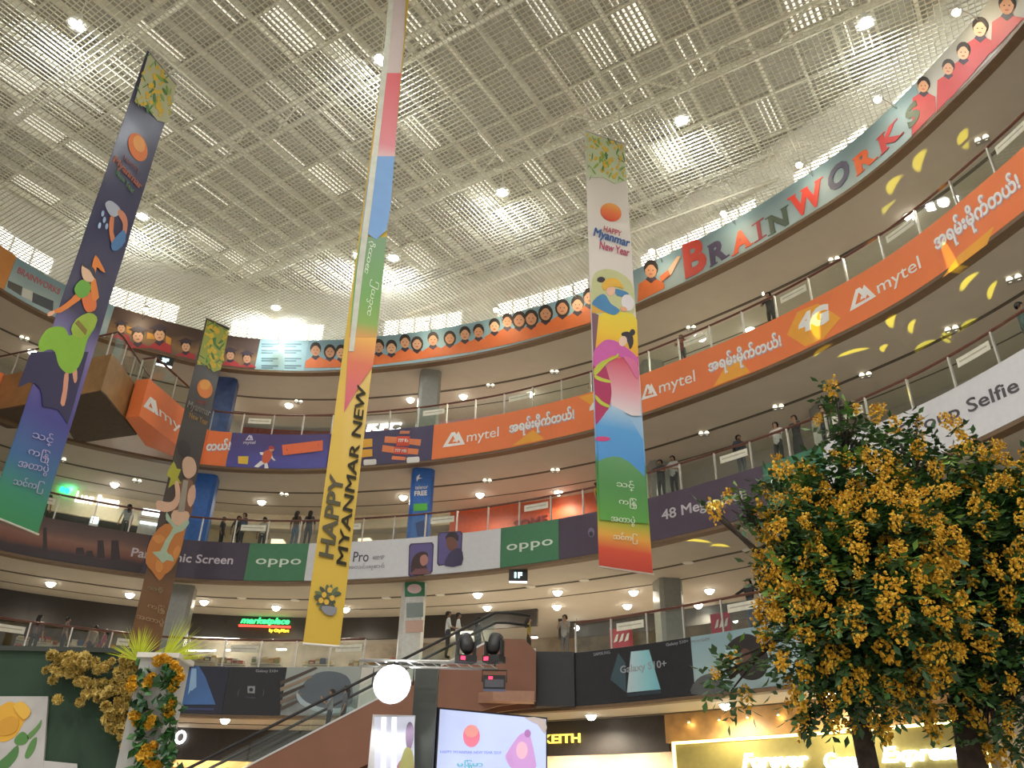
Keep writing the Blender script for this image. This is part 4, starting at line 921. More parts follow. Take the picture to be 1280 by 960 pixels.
# --- navy banner
bm = ramp_mat('navy_fabric', [(0, '#2f7a4c'), (.05, '#2f7a62'), (.10, '#34618c'), (.18, '#3c3f86'), (.27, '#5d5590'), (.33, '#6e679a'), (.38, '#27264a'), (1, '#2b2b4c')], 'Z', 0, 13.9, rough=.3)
t, pl = hanging('hanging_banner', (185, 62), (221, 105), ZT, ZBm, bm, 'navy and violet hanging banner with a dancing woman in lime skirt, far left')
flower_header(t, pl, ((186, 66), (220, 107), (209, 154), (168, 127)), 70, 5, 'b4b896', 4.0)
pp(t, pl, 'orange_oval', 'cf7440', ell(172, 184, 11, 18.5, -20, 18)); pp(t, pl, 'oval_highlight', 'd89a5a', ell(173, 180, 7, 11, -20, 14), .02)
pt(t, pl, 'Myanmar', 'b06a58', (139, 204), (174, 240), (144, 194), bold=.03)
pt(t, pl, 'HAPPY', '7a4650', (154, 200), (173, 219), (155, 194)); pt(t, pl, 'New Year', '4e7a4a', (144, 218), (166, 243), (146, 211))
pp(t, pl, 'grey_bowl', '9aa0b0', [(131, 256), (136, 251), (143, 254), (150, 262), (146, 270), (138, 270)], .014, 3)
pp(t, pl, 'printed_arm', 'b8765a', [(149, 262), (156, 268), (159, 280), (156, 296), (152, 296), (153, 280), (147, 268)], .018, 3)
pp(t, pl, 'printed_arm', 'b87048', [(137, 272), (142, 272), (141, 290), (145, 306), (140, 308), (136, 290)], .018, 2)
pp(t, pl, 'blue_shirt', '3f6ea0', [(139, 303), (148, 292), (155, 288), (156, 302), (146, 313), (139, 312)], .022, 2)
for x, y in ((128, 267), (130, 275), (124, 282), (133, 283)): pp(t, pl, 'water_drop', '8fa6c4', ell(x, y, 1.8, 4, 10, 8), .014)
pp(t, pl, 'raised_arm', 'cf7a35', [(113, 345), (115, 330), (119, 319), (126, 330), (131, 341), (125, 338), (120, 334), (119, 350), (123, 372), (114, 375)], .018, 2)
pp(t, pl, 'stretched_arm', 'c87434', [(97, 365), (102, 372), (92, 380), (75, 391), (63, 390), (75, 384), (88, 374)], .018, 2)
pp(t, pl, 'printed_hand', 'cfa083', ell(63, 392, 5, 2.6, -30), .022)
pp(t, pl, 'orange_bodice', 'c96a38', [(102, 363), (114, 366), (120, 378), (118, 388), (108, 390), (103, 380)], .016, 2)
pp(t, pl, 'green_collar', '5f9a3a', [(92, 362), (98, 352), (106, 350), (113, 358), (108, 370), (98, 372)], .022, 3)
pp(t, pl, 'printed_face', 'cfae94', [(101, 335), (104, 330), (112, 336), (117, 345), (115, 352), (107, 352), (102, 346)], .024, 2)
pp(t, pl, 'black_hair', '2b2a3c', [(102, 332), (108, 329), (117, 337), (119, 349), (115, 345), (111, 338)], .03, 2)
pp(t, pl, 'lime_skirt', '77a632', [(47.5, 431), (52, 420), (60, 411), (72, 408), (81, 411), (86, 420), (95, 414), (111, 402), (119, 407), (109, 424), (103, 446), (95, 462), (84, 467), (73, 457), (68, 440), (60, 437), (51, 440)], .016, 3)
pp(t, pl, 'lime_wrap', '8ba63c', [(88, 412), (95, 399), (110, 391), (120, 396), (119, 406), (107, 420), (94, 422)], .02, 2)
pp(t, pl, 'brown_band', '7a6a34', [(93, 404), (97, 400), (108, 413), (106, 419)], .026)
pp(t, pl, 'printed_leg', 'c08a72', [(80, 468), (85, 466), (84, 485), (80, 507), (75, 504), (78, 488)], .014, 2)
pp(t, pl, 'printed_leg', 'c08a72', [(90, 461), (95, 459), (96, 474), (93, 479), (91, 473)], .014, 2)
pp(t, pl, 'navy_torn_edge', 'mnv' and pm('27264a'), [(38, 440), (110, 440), (90, 512), (84, 530), (79, 522), (72, 512), (62, 510), (53, 508), (52, 494), (50, 486), (44, 480), (36, 478), (28, 482), (22, 484)], .0125)
for i, (x, y) in enumerate(((38, 545), (33, 566), (20, 582), (14, 604))): pt(t, pl, SCR[i], '9a94b8', (x, y+6), (x+(26 if i < 2 else 38), y+14), (x+4, y-10), .02)
# --- dark brown banner
bm = ramp_mat('brown_fabric', [(0, '#6a4a2c'), (.16, '#67482e'), (.24, '#3a2f2a'), (.6, '#312a28'), (1, '#332c2a')], 'Z', 0, 13.9, rough=.4)
t, pl = hanging('hanging_banner', (258, 397), (287, 410), ZT, ZBm+.1, bm, 'dark brown hanging banner with a dancer in orange and mint, left')
flower_header(t, pl, ((259, 400), (286, 413), (276, 462), (246, 456)), 70, 8, '9aa24c', 3.6)
pp(t, pl, 'orange_oval', 'd07c3c', ell(256, 486, 9.5, 12, -12, 18)); pp(t, pl, 'oval_highlight', 'd99a4c', ell(256, 481, 7, 6.5, -12, 14), .02)
pt(t, pl, 'Myanmar', '9a948c', (233, 512), (262, 524), (235, 500), bold=.02, shear=.2); pt(t, pl, 'HAPPY', '8a3c34', (245, 504), (257, 508), (246, 499)); pt(t, pl, 'New Year', 'a07a3c', (236, 522), (259, 532), (237, 515))
pp(t, pl, 'dark_hair', '241e1e', [(222, 556), (226, 550), (234, 552), (238, 562), (234, 572), (224, 566)], .016, 3)
pp(t, pl, 'printed_face', 'b89a84', [(228, 577), (233, 571), (241, 573), (245, 582), (244, 592), (237, 598), (231, 596), (228, 588)], .02, 3)
pp(t, pl, 'yellow_sprig', '9a9a2e', [(212, 585), (217, 577), (221, 586), (226, 587), (222, 597), (226, 604), (216, 606), (210, 610), (213, 598), (208, 594)], .02, 2)
pp(t, pl, 'printed_body', '6a4a3a', [(224, 604), (236, 598), (243, 610), (240, 640), (232, 650), (214, 645), (220, 625)], .014, 2)
pp(t, pl, 'grey_lattice', '8a8478', [(229, 600), (235, 601), (230, 640), (222, 640)], .022)
pp(t, pl, 'printed_arm', 'bd9a84', [(196, 626), (212, 628), (219, 620), (218, 604), (222, 602), (225, 616), (222, 632), (210, 640), (196, 637)], .024, 3)
pp(t, pl, 'printed_arm', 'bd9a84', [(236, 612), (243, 606), (244, 622), (238, 634), (234, 626)], .022, 2)
pp(t, pl, 'printed_waist', 'c0a088', [(217, 638), (235, 640), (235, 650), (224, 658), (214, 650)], .018, 2)
pp(t, pl, 'orange_skirt', 'a8682e', [(192, 668), (206, 655), (222, 655), (233, 652), (230, 670), (224, 694), (214, 712), (206, 718), (199, 726), (190, 714), (182, 704), (184, 686)], .016, 2)
pp(t, pl, 'mint_sash', '93a892', [(208, 640), (214, 650), (222, 658), (233, 650), (236, 654), (228, 664), (218, 668), (208, 689), (214, 694), (217, 702), (208, 700), (203, 704), (198, 698), (190, 690), (200, 689), (206, 676), (216, 660), (207, 650)], .024, 2)
for P in ([(190, 672), (200, 668), (206, 674), (198, 680)], [(196, 700), (204, 706), (200, 716), (194, 712)], [(216, 690), (222, 682), (226, 688), (218, 700)]): pp(t, pl, 'skirt_pattern', 'b87a3a', P, .02, 2)
pt(t, pl, SCR[1], '9a8468', (184, 762), (205, 768), (185, 752)); pt(t, pl, SCR[2], '9a8468', (170, 776), (204, 784), (171, 766)); pt(t, pl, SCR[0], '7f8a6a', (183, 738), (203, 742), (184, 731))
# --- tall yellow banner with a coloured upper half
P0 = at_d(379, 802, 14.67); P1_ = at_d(424, 814, 14.72); ztop = 20.3+CZ; zbt = (P0.z+P1_.z)/2
t = thing('hanging_banner', ((P0.x+P1_.x)/2, (P0.y+P1_.y)/2, zbt), 'tall yellow hanging banner with black capitals and striped glossy upper half', 'banner', 'long banners hung in the atrium')
pl = Plane((P0.x, P0.y, zbt), Vector((P1_.x-P0.x, P1_.y-P0.y, 0)))
w = math.hypot(P1_.x-P0.x, P1_.y-P0.y); b = MB(); nv = 50
for side in (0, 1):
    n0 = len(b.v)
    for j in range(nv+1):
        for i in range(7):
            f = j/nv; ww = w*(1-.28*max(0, f-.45)/.55); z = zbt+(ztop-zbt)*f
            q = Vector((P0.x, P0.y, z))+pl.x*(ww*i/6)-pl.n*(.010+.006*math.sin(i+f*9)+(.014 if side else 0)); b.v.append(tuple(q))
    for j in range(nv):
        for i in range(6): q = (n0+j*7+i, n0+j*7+i+1, n0+(j+1)*7+i+1, n0+(j+1)*7+i); b.f.append(q[::-1] if side else q); b.m.append(0)
b.build('fabric', mat('yellow_fabric', hexc('#b3952a'), .3, var=.05, scale=.8), t, True)
b = MB(); b.tube([Vector((P0.x, P0.y, zbt+.02)), Vector((P1_.x, P1_.y, zbt+.02))], .022, 8); b.build('bottom_rod', M_metal, t)
A_ = Vector((P0.x, P0.y, ztop)); b = MB(); b.tube([A_, A_+pl.x*w*.72], .03, 8); b.build('top_rod', M_metal, t)
for u in (.08, .64): b = MB(); b.tube([A_+pl.x*w*u, Vector(((A_+pl.x*w*u).x, (A_+pl.x*w*u).y, ZG))], .008, 5); b.build('cord', M_metal, t)
pp(t, pl, 'red_hem', rz_mat('hem_print', [(0, '#b0485c'), (.6, '#b85a3c'), (1, '#c8963c')], t, pl, (455, 420), (440, 510)), [(430, 516), (433, 470), (436, 420), (471, 420), (466, 458), (452, 478), (440, 498)], .012)
pp(t, pl, 'green_stripe', rz_mat('stripe_green', [(0, '#b0803a'), (.12, '#6f8f3c'), (.4, '#5a8a44'), (1, '#5f8060')], t, pl, (467, 297), (455, 420)), [(436, 422), (443, 350), (450, 297), (483, 297), (477, 360), (471, 422)], .016)
pp(t, pl, 'blue_stripe', '5f86b4', [(451, 297), (458, 240), (464, 196), (493, 196), (488, 260), (483, 288), (470, 300), (458, 292)], .02)
pp(t, pl, 'red_stripe', rz_mat('stripe_red', [(0, '#b8a0a4'), (.15, '#b87078'), (1, '#b04a52')], t, pl, (490, 92), (480, 198)), [(464, 198), (471, 140), (477, 92), (501, 92), (497, 140), (493, 198)], .018)
pp(t, pl, 'pale_stripe', 'a79a98', [(477, 92), (483, 40), (488, -14), (508, -14), (505, 45), (501, 92)], .016)
b = MB(); pl.poly(b, [(436, 440), (446, 340), (458, 250), (470, 150), (480, 60), (487, -10), (493, -10), (487, 60), (477, 150), (465, 252), (453, 345), (442, 440)], off=.03); b.build('fold_sheen_strip', mat('painted_sheen', (.55, .57, .50), .12, spec=.9), t)  # pale strip: sheen along the plastic fold put into the colour
pt(t, pl, SCR[2], 'b9c4b0', (462, 345), (470, 305), (453, 340)); pt(t, pl, SCR[3], 'b9c4b0', (466, 398), (474, 355), (455, 392))
pt(t, pl, 'HAPPY', '3a3418', (416.5, 699), (430, 596), (398, 695), .02, bold=.025)
pt(t, pl, 'MYANMAR NEW', '3a3418', (433, 708), (458, 484), (420, 705), .02, bold=.022)
pr_ = random.Random(2)
for i in range(26):
    a = pr_.uniform(0, 6.28); q = pr_.uniform(3, 15); x, y = 410+math.cos(a)*q*.85, 747+math.sin(a)*q
    pp(t, pl, 'printed_leaf', pr_.choice(('3c4a34', '4a5a38', '2f3a2c')), ell(x, y, 2.2, 5.2, math.degrees(a)+90, 8), .014+.0004*i)
for x, y in ((405, 744), (412, 738), (415, 748), (408, 753), (401, 751)): pp(t, pl, 'printed_blossom', 'b8922a', ell(x, y, 3.2, 3.8, 0, 8), .027)
pp(t, pl, 'printed_pot', '6f7078', [(402, 758), (421, 760), (416, 770), (405, 767)], .03, 2)

# ================================================================== STAGE
M_trussal = mat('stage_truss_aluminium', (.55, .56, .55), .35, metal=.7)
zs = 2.15+CZ; A, B = at_z(548, 884, zs), at_z(684, 897, zs); A2 = at_z(548, 884, zs)
pl = Plane(A, (B-A)); t = thing('led_screen', ((A.x+B.x)/2, (A.y+B.y)/2, 0), 'pale blue lit stage screen with pink oval and New Year greeting', 'screen')
d = (B-A).normalized(); n = pl.n
b = MB(); b.add([A+d*0+n*-.0, B, Vector((B.x, B.y, .9)), Vector((A.x, A.y, .9)), A-n*.12, B-n*.12, Vector((B.x, B.y, .9))-n*.12, Vector((A.x, A.y, .9))-n*.12], [(3, 2, 1, 0), (4, 5, 6, 7), (0, 1, 5, 4), (1, 2, 6, 5), (2, 3, 7, 6), (3, 0, 4, 7)])
b.build('cabinet', M_black, t)
b = MB(); q0, q1 = A+d*.03+n*.006-Vector((0, 0, .03)), B-d*.03+n*.006-Vector((0, 0, .03)); b.add([q0, q1, Vector((q1.x, q1.y, .93)), Vector((q0.x, q0.y, .93))], [(3, 2, 1, 0)]); b.build('display', emis('screen_blue', hexc('#aab6dc'), .62), t)
def scr(nm, c, P, off=.012, sm=0, e=.55): b = MB(); pl.poly(b, smooth_poly(P, sm) if sm else P, off=off); b.build(nm, emis('screen_'+c, hexc(c), e), t)
scr('screen_oval', 'cf6f86', ell(589, 920, 10.5, 14, 0, 18)); scr('screen_oval_top', 'd08a86', ell(589, 914, 8.5, 8, 0, 14), .016)
b = MB(); pl.text(b, 'HAPPY MYANMAR NEW YEAR 2019', (550, 941.5), (626, 942.5), (550, 938)); b.build('screen_lettering', emis('screen_text', hexc('#7d86b0'), .6), t)
b = MB(); pl.text(b, '\u1019\u103c\u1014\u103a\u1019\u102c', (571, 962), (603, 962), (571, 950)); b.build('screen_lettering', emis('screen_teal', hexc('#4f9a9c'), .6), t)
scr('screen_figure', 'b58ac0', [(634, 940), (642, 928), (650, 918), (660, 916), (664, 926), (668, 945), (668, 962), (642, 962), (632, 948)], .012, 3)
scr('screen_face', 'd3a4b8', ell(652, 938, 7, 11, 0), .016); scr('screen_figure', '9a6aa0', ell(659, 917, 4, 5), .018)
scr('screen_corner', 'a39a98', [(655, 897), (681, 899), (681, 918), (672, 906)], .012, 2)
for u in (.1, .9): b = MB(); p = A.lerp(B, u); b.bar((p.x-n.x*.06, p.y-n.y*.06, 0), (p.x-n.x*.06, p.y-n.y*.06, .9), .08); b.build('leg', M_black, t)
# black tower beside the screen
p = at_y(520, 829, 15.6); q = at_y(548, 829, 15.6)
b = MB(); b.box(p.x, q.x, 15.6, 16.0, 0, p.z); b.box(p.x-.04, q.x+.04, 15.56, 16.04, 0, .12); b.box(p.x-.02, q.x+.02, 15.58, 16.02, p.z, p.z+.04); o = b.build('speaker_tower', mat('tower_black', hexc('#3a3f3c'), .5)); tag(o, 'tall dark tower standing left of the stage screen', 'tower')
# narrow lit panel with printed dancer
t = thing('lit_poster_stand', (*at_y(493, 950, 15.4).xy, 0), 'narrow white lit panel with a printed dancer under the spotlight', 'screen')
p, q = at_y(466, 893, 15.4), at_y(519, 893, 15.4); pl = Plane((p.x, 15.4, 0), (1, 0, 0))
b = MB(); b.box(p.x, q.x, 15.4, 15.5, 0, p.z); b.build('cabinet', mat('panel_white', (.72, .72, .74), .5), t)
b = MB(); pl.poly(b, [(468, 896), (518, 896), (518, 990), (468, 990)], off=.01); b.build('display', emis('panel_glow', hexc('#b4b8c8'), .5), t)
for x in (480, 493): b = MB(); pl.poly(b, [(x-2.5, 897), (x+2.5, 897), (x+1.5, 990), (x-3.5, 990)], off=.016); b.build('bright_tube', emis('tube_white', (1, 1, .97), 4), t)
for nm, c, P in (('printed_dancer', '7d6a86', [(508, 912), (512, 903), (517, 908), (517, 925), (512, 940), (508, 930)]), ('printed_dancer', 'a8a86a', [(502, 950), (508, 935), (516, 940), (517, 962), (500, 962)]), ('printed_dancer', 'b87a96', [(497, 962), (503, 949), (514, 950), (518, 962)])):
    b = MB(); pl.poly(b, smooth_poly(P, 3), off=.02+.006*(len(c)+P[0][1] % 7)); b.build(nm, pm(c), t)
# lighting bar
YB = 15.0; p, q = at_y(450, 829, YB), at_y(622, 829, YB)
t = thing('lighting_bar', ((p.x+q.x)/2, YB, p.z), 'aluminium lighting bar carrying the stage lamps', 'truss')
for dy, dz in ((-.06, .05), (.06, .05), (0, -.05)):
    b = MB(); b.tube([(p.x, YB+dy, p.z+dz), (q.x, YB+dy, p.z+dz)], .022, 8); b.build('chord', M_trussal, t, True)
for i in range(12):
    x0 = p.x+(q.x-p.x)*i/12; x1 = p.x+(q.x-p.x)*(i+1)/12; b = MB(); b.tube([(x0, YB-.06, p.z+.05), (x1, YB, p.z-.05)], .008, 5); b.build('web', M_trussal, t)
# moving heads
def moving_head(px, py, Y, tilt, pan, label, zoff=0):
    c = at_y(px, py, Y); t = thing('moving_head_light', c, label, 'stage light', 'moving stage lights', R(pan))
    b = MB(); b.box(-.16, .16, -.13, .13, -.30, -.19); b.build('base', M_black, t, local=True)
    for s in (-1, 1): b = MB(); b.prism([(s*.15-.02, -.05), (s*.15+.02, -.05), (s*.15+.02, .05), (s*.15-.02, .05)], -.19, .06); b.build('yoke_arm', M_black, t, local=True)
    Mx = Matrix.Rotation(R(tilt), 4, 'X'); b = MB(); b.lathe([(0, -.16), (.09, -.15), (.12, -.05), (.13, .08), (.125, .17), (.10, .18)], 16, M=Mx); h = b.build('head', M_black, t, True, True)
    b = MB(); b.lathe([(0, .165), (.1, .165), (.1, .18), (0, .185)], 16, M=Mx); b.build('lens', mat('lens_dark', (.1, .1, .12), .05), h, local=True)
    b = MB(); b.box(-.13, -.05, -.135, -.130, -.28, -.22); b.build('display', emis('red_readout', (1, .03, .08), 3), t, local=True); return t
moving_head(583, 806, 14.8, -40, 20, 'black moving stage light on the bar, left one with red readout')
moving_head(618, 806, 14.8, -30, -25, 'black moving stage light on the bar end, right one with red readout')
c = at_y(618, 853, 15.0); t = thing('floodlight', c, 'boxy black stage floodlight hanging below the bar with red readout', 'stage light')
b = MB(); b.box(-.19, .19, -.12, .12, -.13, .1); b.build('body', M_black, t, local=True)
b = MB(); b.box(-.16, .16, -.13, -.122, -.10, .03); b.build('lens', mat('lens_dark', (.1, .1, .12), .05), t, local=True)
b = MB(); b.box(-.10, -.03, -.14, -.131, .03, .075); b.build('display', emis('red_readout', (1, .03, .08), 3), t, local=True)
b = MB(); b.tube([(-.21, 0, 0), (-.21, 0, .2), (.21, 0, .2), (.21, 0, 0)], .012, 6); b.tube([(0, 0, .2), (0, 0, .36)], .012, 6); b.build('bracket', M_black, t, local=True)
# the glaring spotlight
c = at_y(490, 855, 14.9); t = thing('spotlight', c, 'glaring white spotlight facing the viewer below the lighting bar', 'stage light')
b = MB(); b.lathe([(.05, .45), (.2, .40), (.28, .2), (.33, 0), (.32, 0), (.25, .2)], 20, M=Matrix.Rotation(R(-90), 4, 'X')); b.build('housing', M_black, t, True, True)
b = MB(); b.lathe([(0, -.08), (.16, -.06), (.26, -.02), (.30, .02)], 20, M=Matrix.Rotation(R(-90), 4, 'X') @ Matrix.Scale(1, 4)); b.build('lens', emis('spot_glare', (1, 1, .97), 60), t, True, True)
b = MB(); b.tube([(-.35, .1, 0), (-.35, .1, .35), (.35, .1, .35), (.35, .1, 0)], .015, 6); b.tube([(0, .1, .35), (0, .1, .42)], .015, 6); b.build('yoke', M_black, t, local=True)
sl = bpy.data.lights.new('spot_beam', 'SPOT'); sl.energy = 1500; sl.spot_size = R(120); sl.spot_blend = 1; sl.shadow_soft_size = .2; so = bpy.data.objects.new('spot_beam', sl); COL.objects.link(so); so.parent = t; so.location = (0, -.12, 0); so.rotation_euler = (R(90), 0, 0)

# ================================================================== ESCALATOR
YE0, YE1 = 29.15, 30.75
M_esc = mat('escalator_brown', hexc('#7a4f3a'), .4, var=.07, scale=1)
a, c = at_y(655, 800, YE0), at_y(430, 922, YE0); slope = (a.z-c.z)/(a.x-c.x)
xt = at_y(618, 797, YE0).x; zl = fD+.02          # top landing
def zline(x): return zl+.25 + (x-xt)*slope
x0 = xt-(zl+.25)/slope
t = thing('escalator', ((x0+xt)/2, (YE0+YE1)/2, 0), 'escalator with brown side panels rising to the first level behind the stage', 'escalator')
xr = at_y(670, 850, YE0).x
for y in (YE0, YE1):
    dy = .12 if y == YE0 else -.12; P = [(x0, 0), (x0+1.2, 0)]
    b = MB(); pr = [(x0, .25), (xt, zl+.25), (xr-.4, zl+.25), (xr, zl-.15), (xr, zD+.05), (xt+.2, zD-.12), (xt-.9, zD-.45), (x0+2.4, 0.0), (x0, 0.0)]
    n = len(pr); b.add([(x, y, z) for x, z in pr]+[(x, y+dy, z) for x, z in pr], [tuple(range(n)), tuple(range(2*n-1, n-1, -1))]+[(i, n+i, n+(i+1) % n, (i+1) % n) for i in range(n)]); b.build('side_panel', M_esc, t)
    yy = y+dy/2
    b = MB(); b.tube([(x0-.5, yy, .95), (x0, yy, 1.2), (xt, yy, zl+1.15), (xt+.5, yy, zl+1.15), (xr-.2, yy, zl+1.05)], .05, 8); b.build('handrail', M_black, t, True)
    nb = 9
    for i in range(nb):
        u0, u1 = x0+(xt-x0)*i/nb+.03, x0+(xt-x0)*(i+1)/nb-.03; b = MB(); z0_, z1_ = zline(u0), zline(u1)
        b.add([(u0, yy-.006, z0_), (u1, yy-.006, z1_), (u1, yy-.006, z1_+.85), (u0, yy-.006, z0_+.85), (u0, yy+.006, z0_), (u1, yy+.006, z1_), (u1, yy+.006, z1_+.85), (u0, yy+.006, z0_+.85)], [(0, 1, 2, 3), (7, 6, 5, 4), (0, 4, 5, 1), (1, 5, 6, 2), (2, 6, 7, 3), (3, 7, 4, 0)]); b.build('glass_panel', M_glass, t)
    b = MB(); b.bar((x0, yy, .27), (xt, yy, zl+.27), .16, .06); b.build('skirting', M_metal, t)
ns = int((zl)/.2)
for i in range(ns):
    x = x0+(xt-x0)*(i+.5)/ns; z = zline(x)-.35; b = MB(); b.box(x-.2, x+.2, YE0+.13, YE1-.13, z-.2, z); b.build('step', M_trussal, t)
b = MB(); b.box(xt, xr, YE0+.13, YE1-.13, zl-.2, zl-.02); b.build('landing_plate', M_trussal, t)
b = MB(); p, q = at_y(597, 874, YE0-.5), at_y(668, 872, YE0-.5); b.prism([(p.x, YE0-.01), (p.x+.5, YE0-.55), (q.x, YE0-.55), (q.x, YE0-.01)], p.z-.05, p.z+.28); b.build('ledge', mat('ledge_pink_brown', hexc('#9a7460'), .5), t)

# ================================================================== FLOWERING TREES (foreground right)
M_bark = mat('tree_bark', (.045, .032, .024), .9, var=.4, scale=14, bump=.6)
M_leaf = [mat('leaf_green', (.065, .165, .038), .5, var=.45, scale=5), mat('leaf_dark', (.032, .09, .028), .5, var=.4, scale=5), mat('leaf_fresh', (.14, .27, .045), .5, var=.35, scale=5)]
M_flow = [mat('flower_amber', (.62, .33, .014), .6, var=.25, scale=18), mat('flower_gold', (.74, .45, .03), .6, var=.2, scale=18)]
tr = random.Random(11)
def flower_cluster_mesh(seed, R0=.075, n=48):
    r = random.Random(seed); b = MB()
    for i in range(n):
        v = Vector((r.gauss(0, 1), r.gauss(0, 1), r.gauss(0, 1.25))); v = v.normalized()*R0*r.uniform(.35, 1.0); v.z *= 1.25
        s = r.uniform(.011, .018); q = Matrix.Translation(v) @ (Vector((r.gauss(0, 1), r.gauss(0, 1), r.gauss(0, 1))).normalized().to_track_quat('Z', 'Y').to_matrix().to_4x4())
        vs = [(0, 0, -s*.4)]+[(s*math.cos(2*math.pi*k/5), s*math.sin(2*math.pi*k/5), s*.35) for k in range(5)]
        b.add([q @ Vector(p) for p in vs], [(0, 1, 2), (0, 2, 3), (0, 3, 4), (0, 4, 5), (0, 5, 1)], r.randint(0, 1))
    return b.mesh('flower_cluster', M_flow)
FCM = [flower_cluster_mesh(i) for i in range(6)]
def leaf(b, p, d, L, W, mi, r):
    side = d.cross(Vector((r.gauss(0, .5), r.gauss(0, .5), 1))).normalized()*W; up = side.cross(d).normalized()*W*.25
    b.add([p, p+d*L*.5+side-up, p+d*L, p+d*L*.5-side-up, p+d*L*.5], [(0, 1, 4), (1, 2, 4), (4, 2, 3), (0, 4, 3)], mi)
def make_tree(name, label, trunk_pts, trunk_r, blobs, n_spray, n_flow, seed):
    r = random.Random(seed); base = Vector(trunk_pts[0]); t = thing(name, base, label, 'tree', 'flowering trees')
    b = MB(); b.tube(trunk_pts, trunk_r, 10); b.build('trunk', M_bark, t, True)
    top = Vector(trunk_pts[-1])
    for c, R0 in blobs:
        st = Vector(trunk_pts[-2]).lerp(top, r.uniform(.0, 1)); b = MB(); mid = st.lerp(c, .5)+Vector((r.uniform(-.1, .1), r.uniform(-.1, .1), r.uniform(-.05, .12)))
        b.tube([st, mid, c], [.05, .032, .012], 7); br = b.build('branch', M_bark, t, True)
        for q in range(4):
            e = c+Vector((r.gauss(0, 1), r.gauss(0, 1), r.gauss(0, .8))).normalized()*R0*.8; b = MB(); b.tube([mid.lerp(c, r.uniform(.3, 1)), e], [.014, .005], 5); b.build('twig', M_bark, br)
    vol = [R0**2.3 for _, R0 in blobs]; tot = sum(vol); b = MB()
    for (c, R0), v in zip(blobs, vol):
        for i in range(int(n_spray*v/tot)):
            dv = Vector((r.gauss(0, 1), r.gauss(0, 1), r.gauss(0, 1))).normalized(); p = c+Vector((dv.x, dv.y, dv.z*.85))*R0*(r.random()**.45)
            d = (dv+Vector((r.gauss(0, .6), r.gauss(0, .6), r.gauss(-.3, .5)))).normalized(); L = r.uniform(.13, .22); sd = d.cross(Vector((0, 0, 1)))
            if sd.length < .1: continue
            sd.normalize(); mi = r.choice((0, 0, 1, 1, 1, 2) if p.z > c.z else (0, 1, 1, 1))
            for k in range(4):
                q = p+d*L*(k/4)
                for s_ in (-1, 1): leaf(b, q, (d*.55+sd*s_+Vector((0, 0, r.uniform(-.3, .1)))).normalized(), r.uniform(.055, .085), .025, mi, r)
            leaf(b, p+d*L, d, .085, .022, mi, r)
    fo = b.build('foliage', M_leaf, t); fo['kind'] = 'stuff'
    placed = []
    for (c, R0), v in zip(blobs, vol):
        for i in range(int(round(n_flow*v/tot))):
            best = None
            for q in range(7):          # spread the clusters evenly over the crown
                dv = Vector((r.gauss(0, 1), r.gauss(-.3, 1), r.gauss(.2, 1))).normalized(); p = c+Vector((dv.x, dv.y, dv.z*.85))*R0*r.uniform(.85, 1.0)+dv*r.uniform(.02, .15)
                inside = sum(1 for c2, R2 in blobs if (p-c2).length < R2*.85)
                dd = min([(p-o).length for o in placed] or [9])-.12*inside
                if best is None or dd > best[0]: best = (dd, p)
            p = best[1]; placed.append(p)
            o = link_mesh('flower_cluster', FCM[r.randrange(6)], t, True); o.location = p-base; o.rotation_euler = (r.uniform(-.4, .4), r.uniform(-.4, .4), r.uniform(0, 6)); s = r.uniform(.55, 1.05); o.scale = (s, s, s*r.uniform(.9, 1.4))
    return t
def P7(px, py, d=7.0): return at_d(px, py, d)
g1_ = P7(1085, 955, 6.6); g2_ = P7(1216, 955, 7.2)
make_tree('flowering_tree', 'tree full of amber blossoms with the slimmer leaning trunk', [(g1_.x-.02, g1_.y, 0), (g1_.x, g1_.y, 1.0), P7(1085, 955, 6.6), P7(1074, 900, 6.6), P7(1062, 820, 6.6), P7(1050, 720, 6.7)], [.085, .075, .07, .066, .05, .03],
          [(P7(1032, 690, 6.5), .42), (P7(1062, 625, 6.7), .38), (P7(1063, 540, 6.7), .17), (P7(997, 625, 6.5), .24), (P7(925, 632, 6.4), .12), (P7(1022, 800, 6.4), .34), (P7(912, 848, 6.3), .13), (P7(1092, 770, 6.3), .50), (P7(1027, 865, 6.5), .20), (P7(893, 640, 6.5), .05), (P7(1050, 500, 6.7), .09), (P7(1087, 850, 6.4), .26), (P7(1012, 730, 6.4), .3), (P7(1095, 690, 6.4), .45)], 1500, 290, 21)
make_tree('flowering_tree', 'taller tree of amber blossoms with thick straight trunk at the right edge', [(g2_.x+.03, g2_.y, 0), (g2_.x+.01, g2_.y, 1.0), P7(1216, 955, 7.2), P7(1205, 880, 7.2), P7(1196, 800, 7.2), P7(1190, 690, 7.2)], [.125, .11, .10, .095, .085, .05],
          [(P7(1160, 690, 7.2), .66), (P7(1185, 590, 7.3), .38), (P7(1125, 552, 7.2), .22), (P7(1260, 690, 7.3), .6), (P7(1250, 800, 7.2), .52), (P7(1150, 810, 7.0), .50), (P7(1345, 740, 7.4), .70), (P7(1268, 875, 7.1), .36), (P7(1160, 880, 6.9), .14), (P7(1315, 620, 7.4), .34), (P7(1245, 915, 7.0), .10), (P7(1235, 610, 7.2), .22)], 2100, 300, 33)

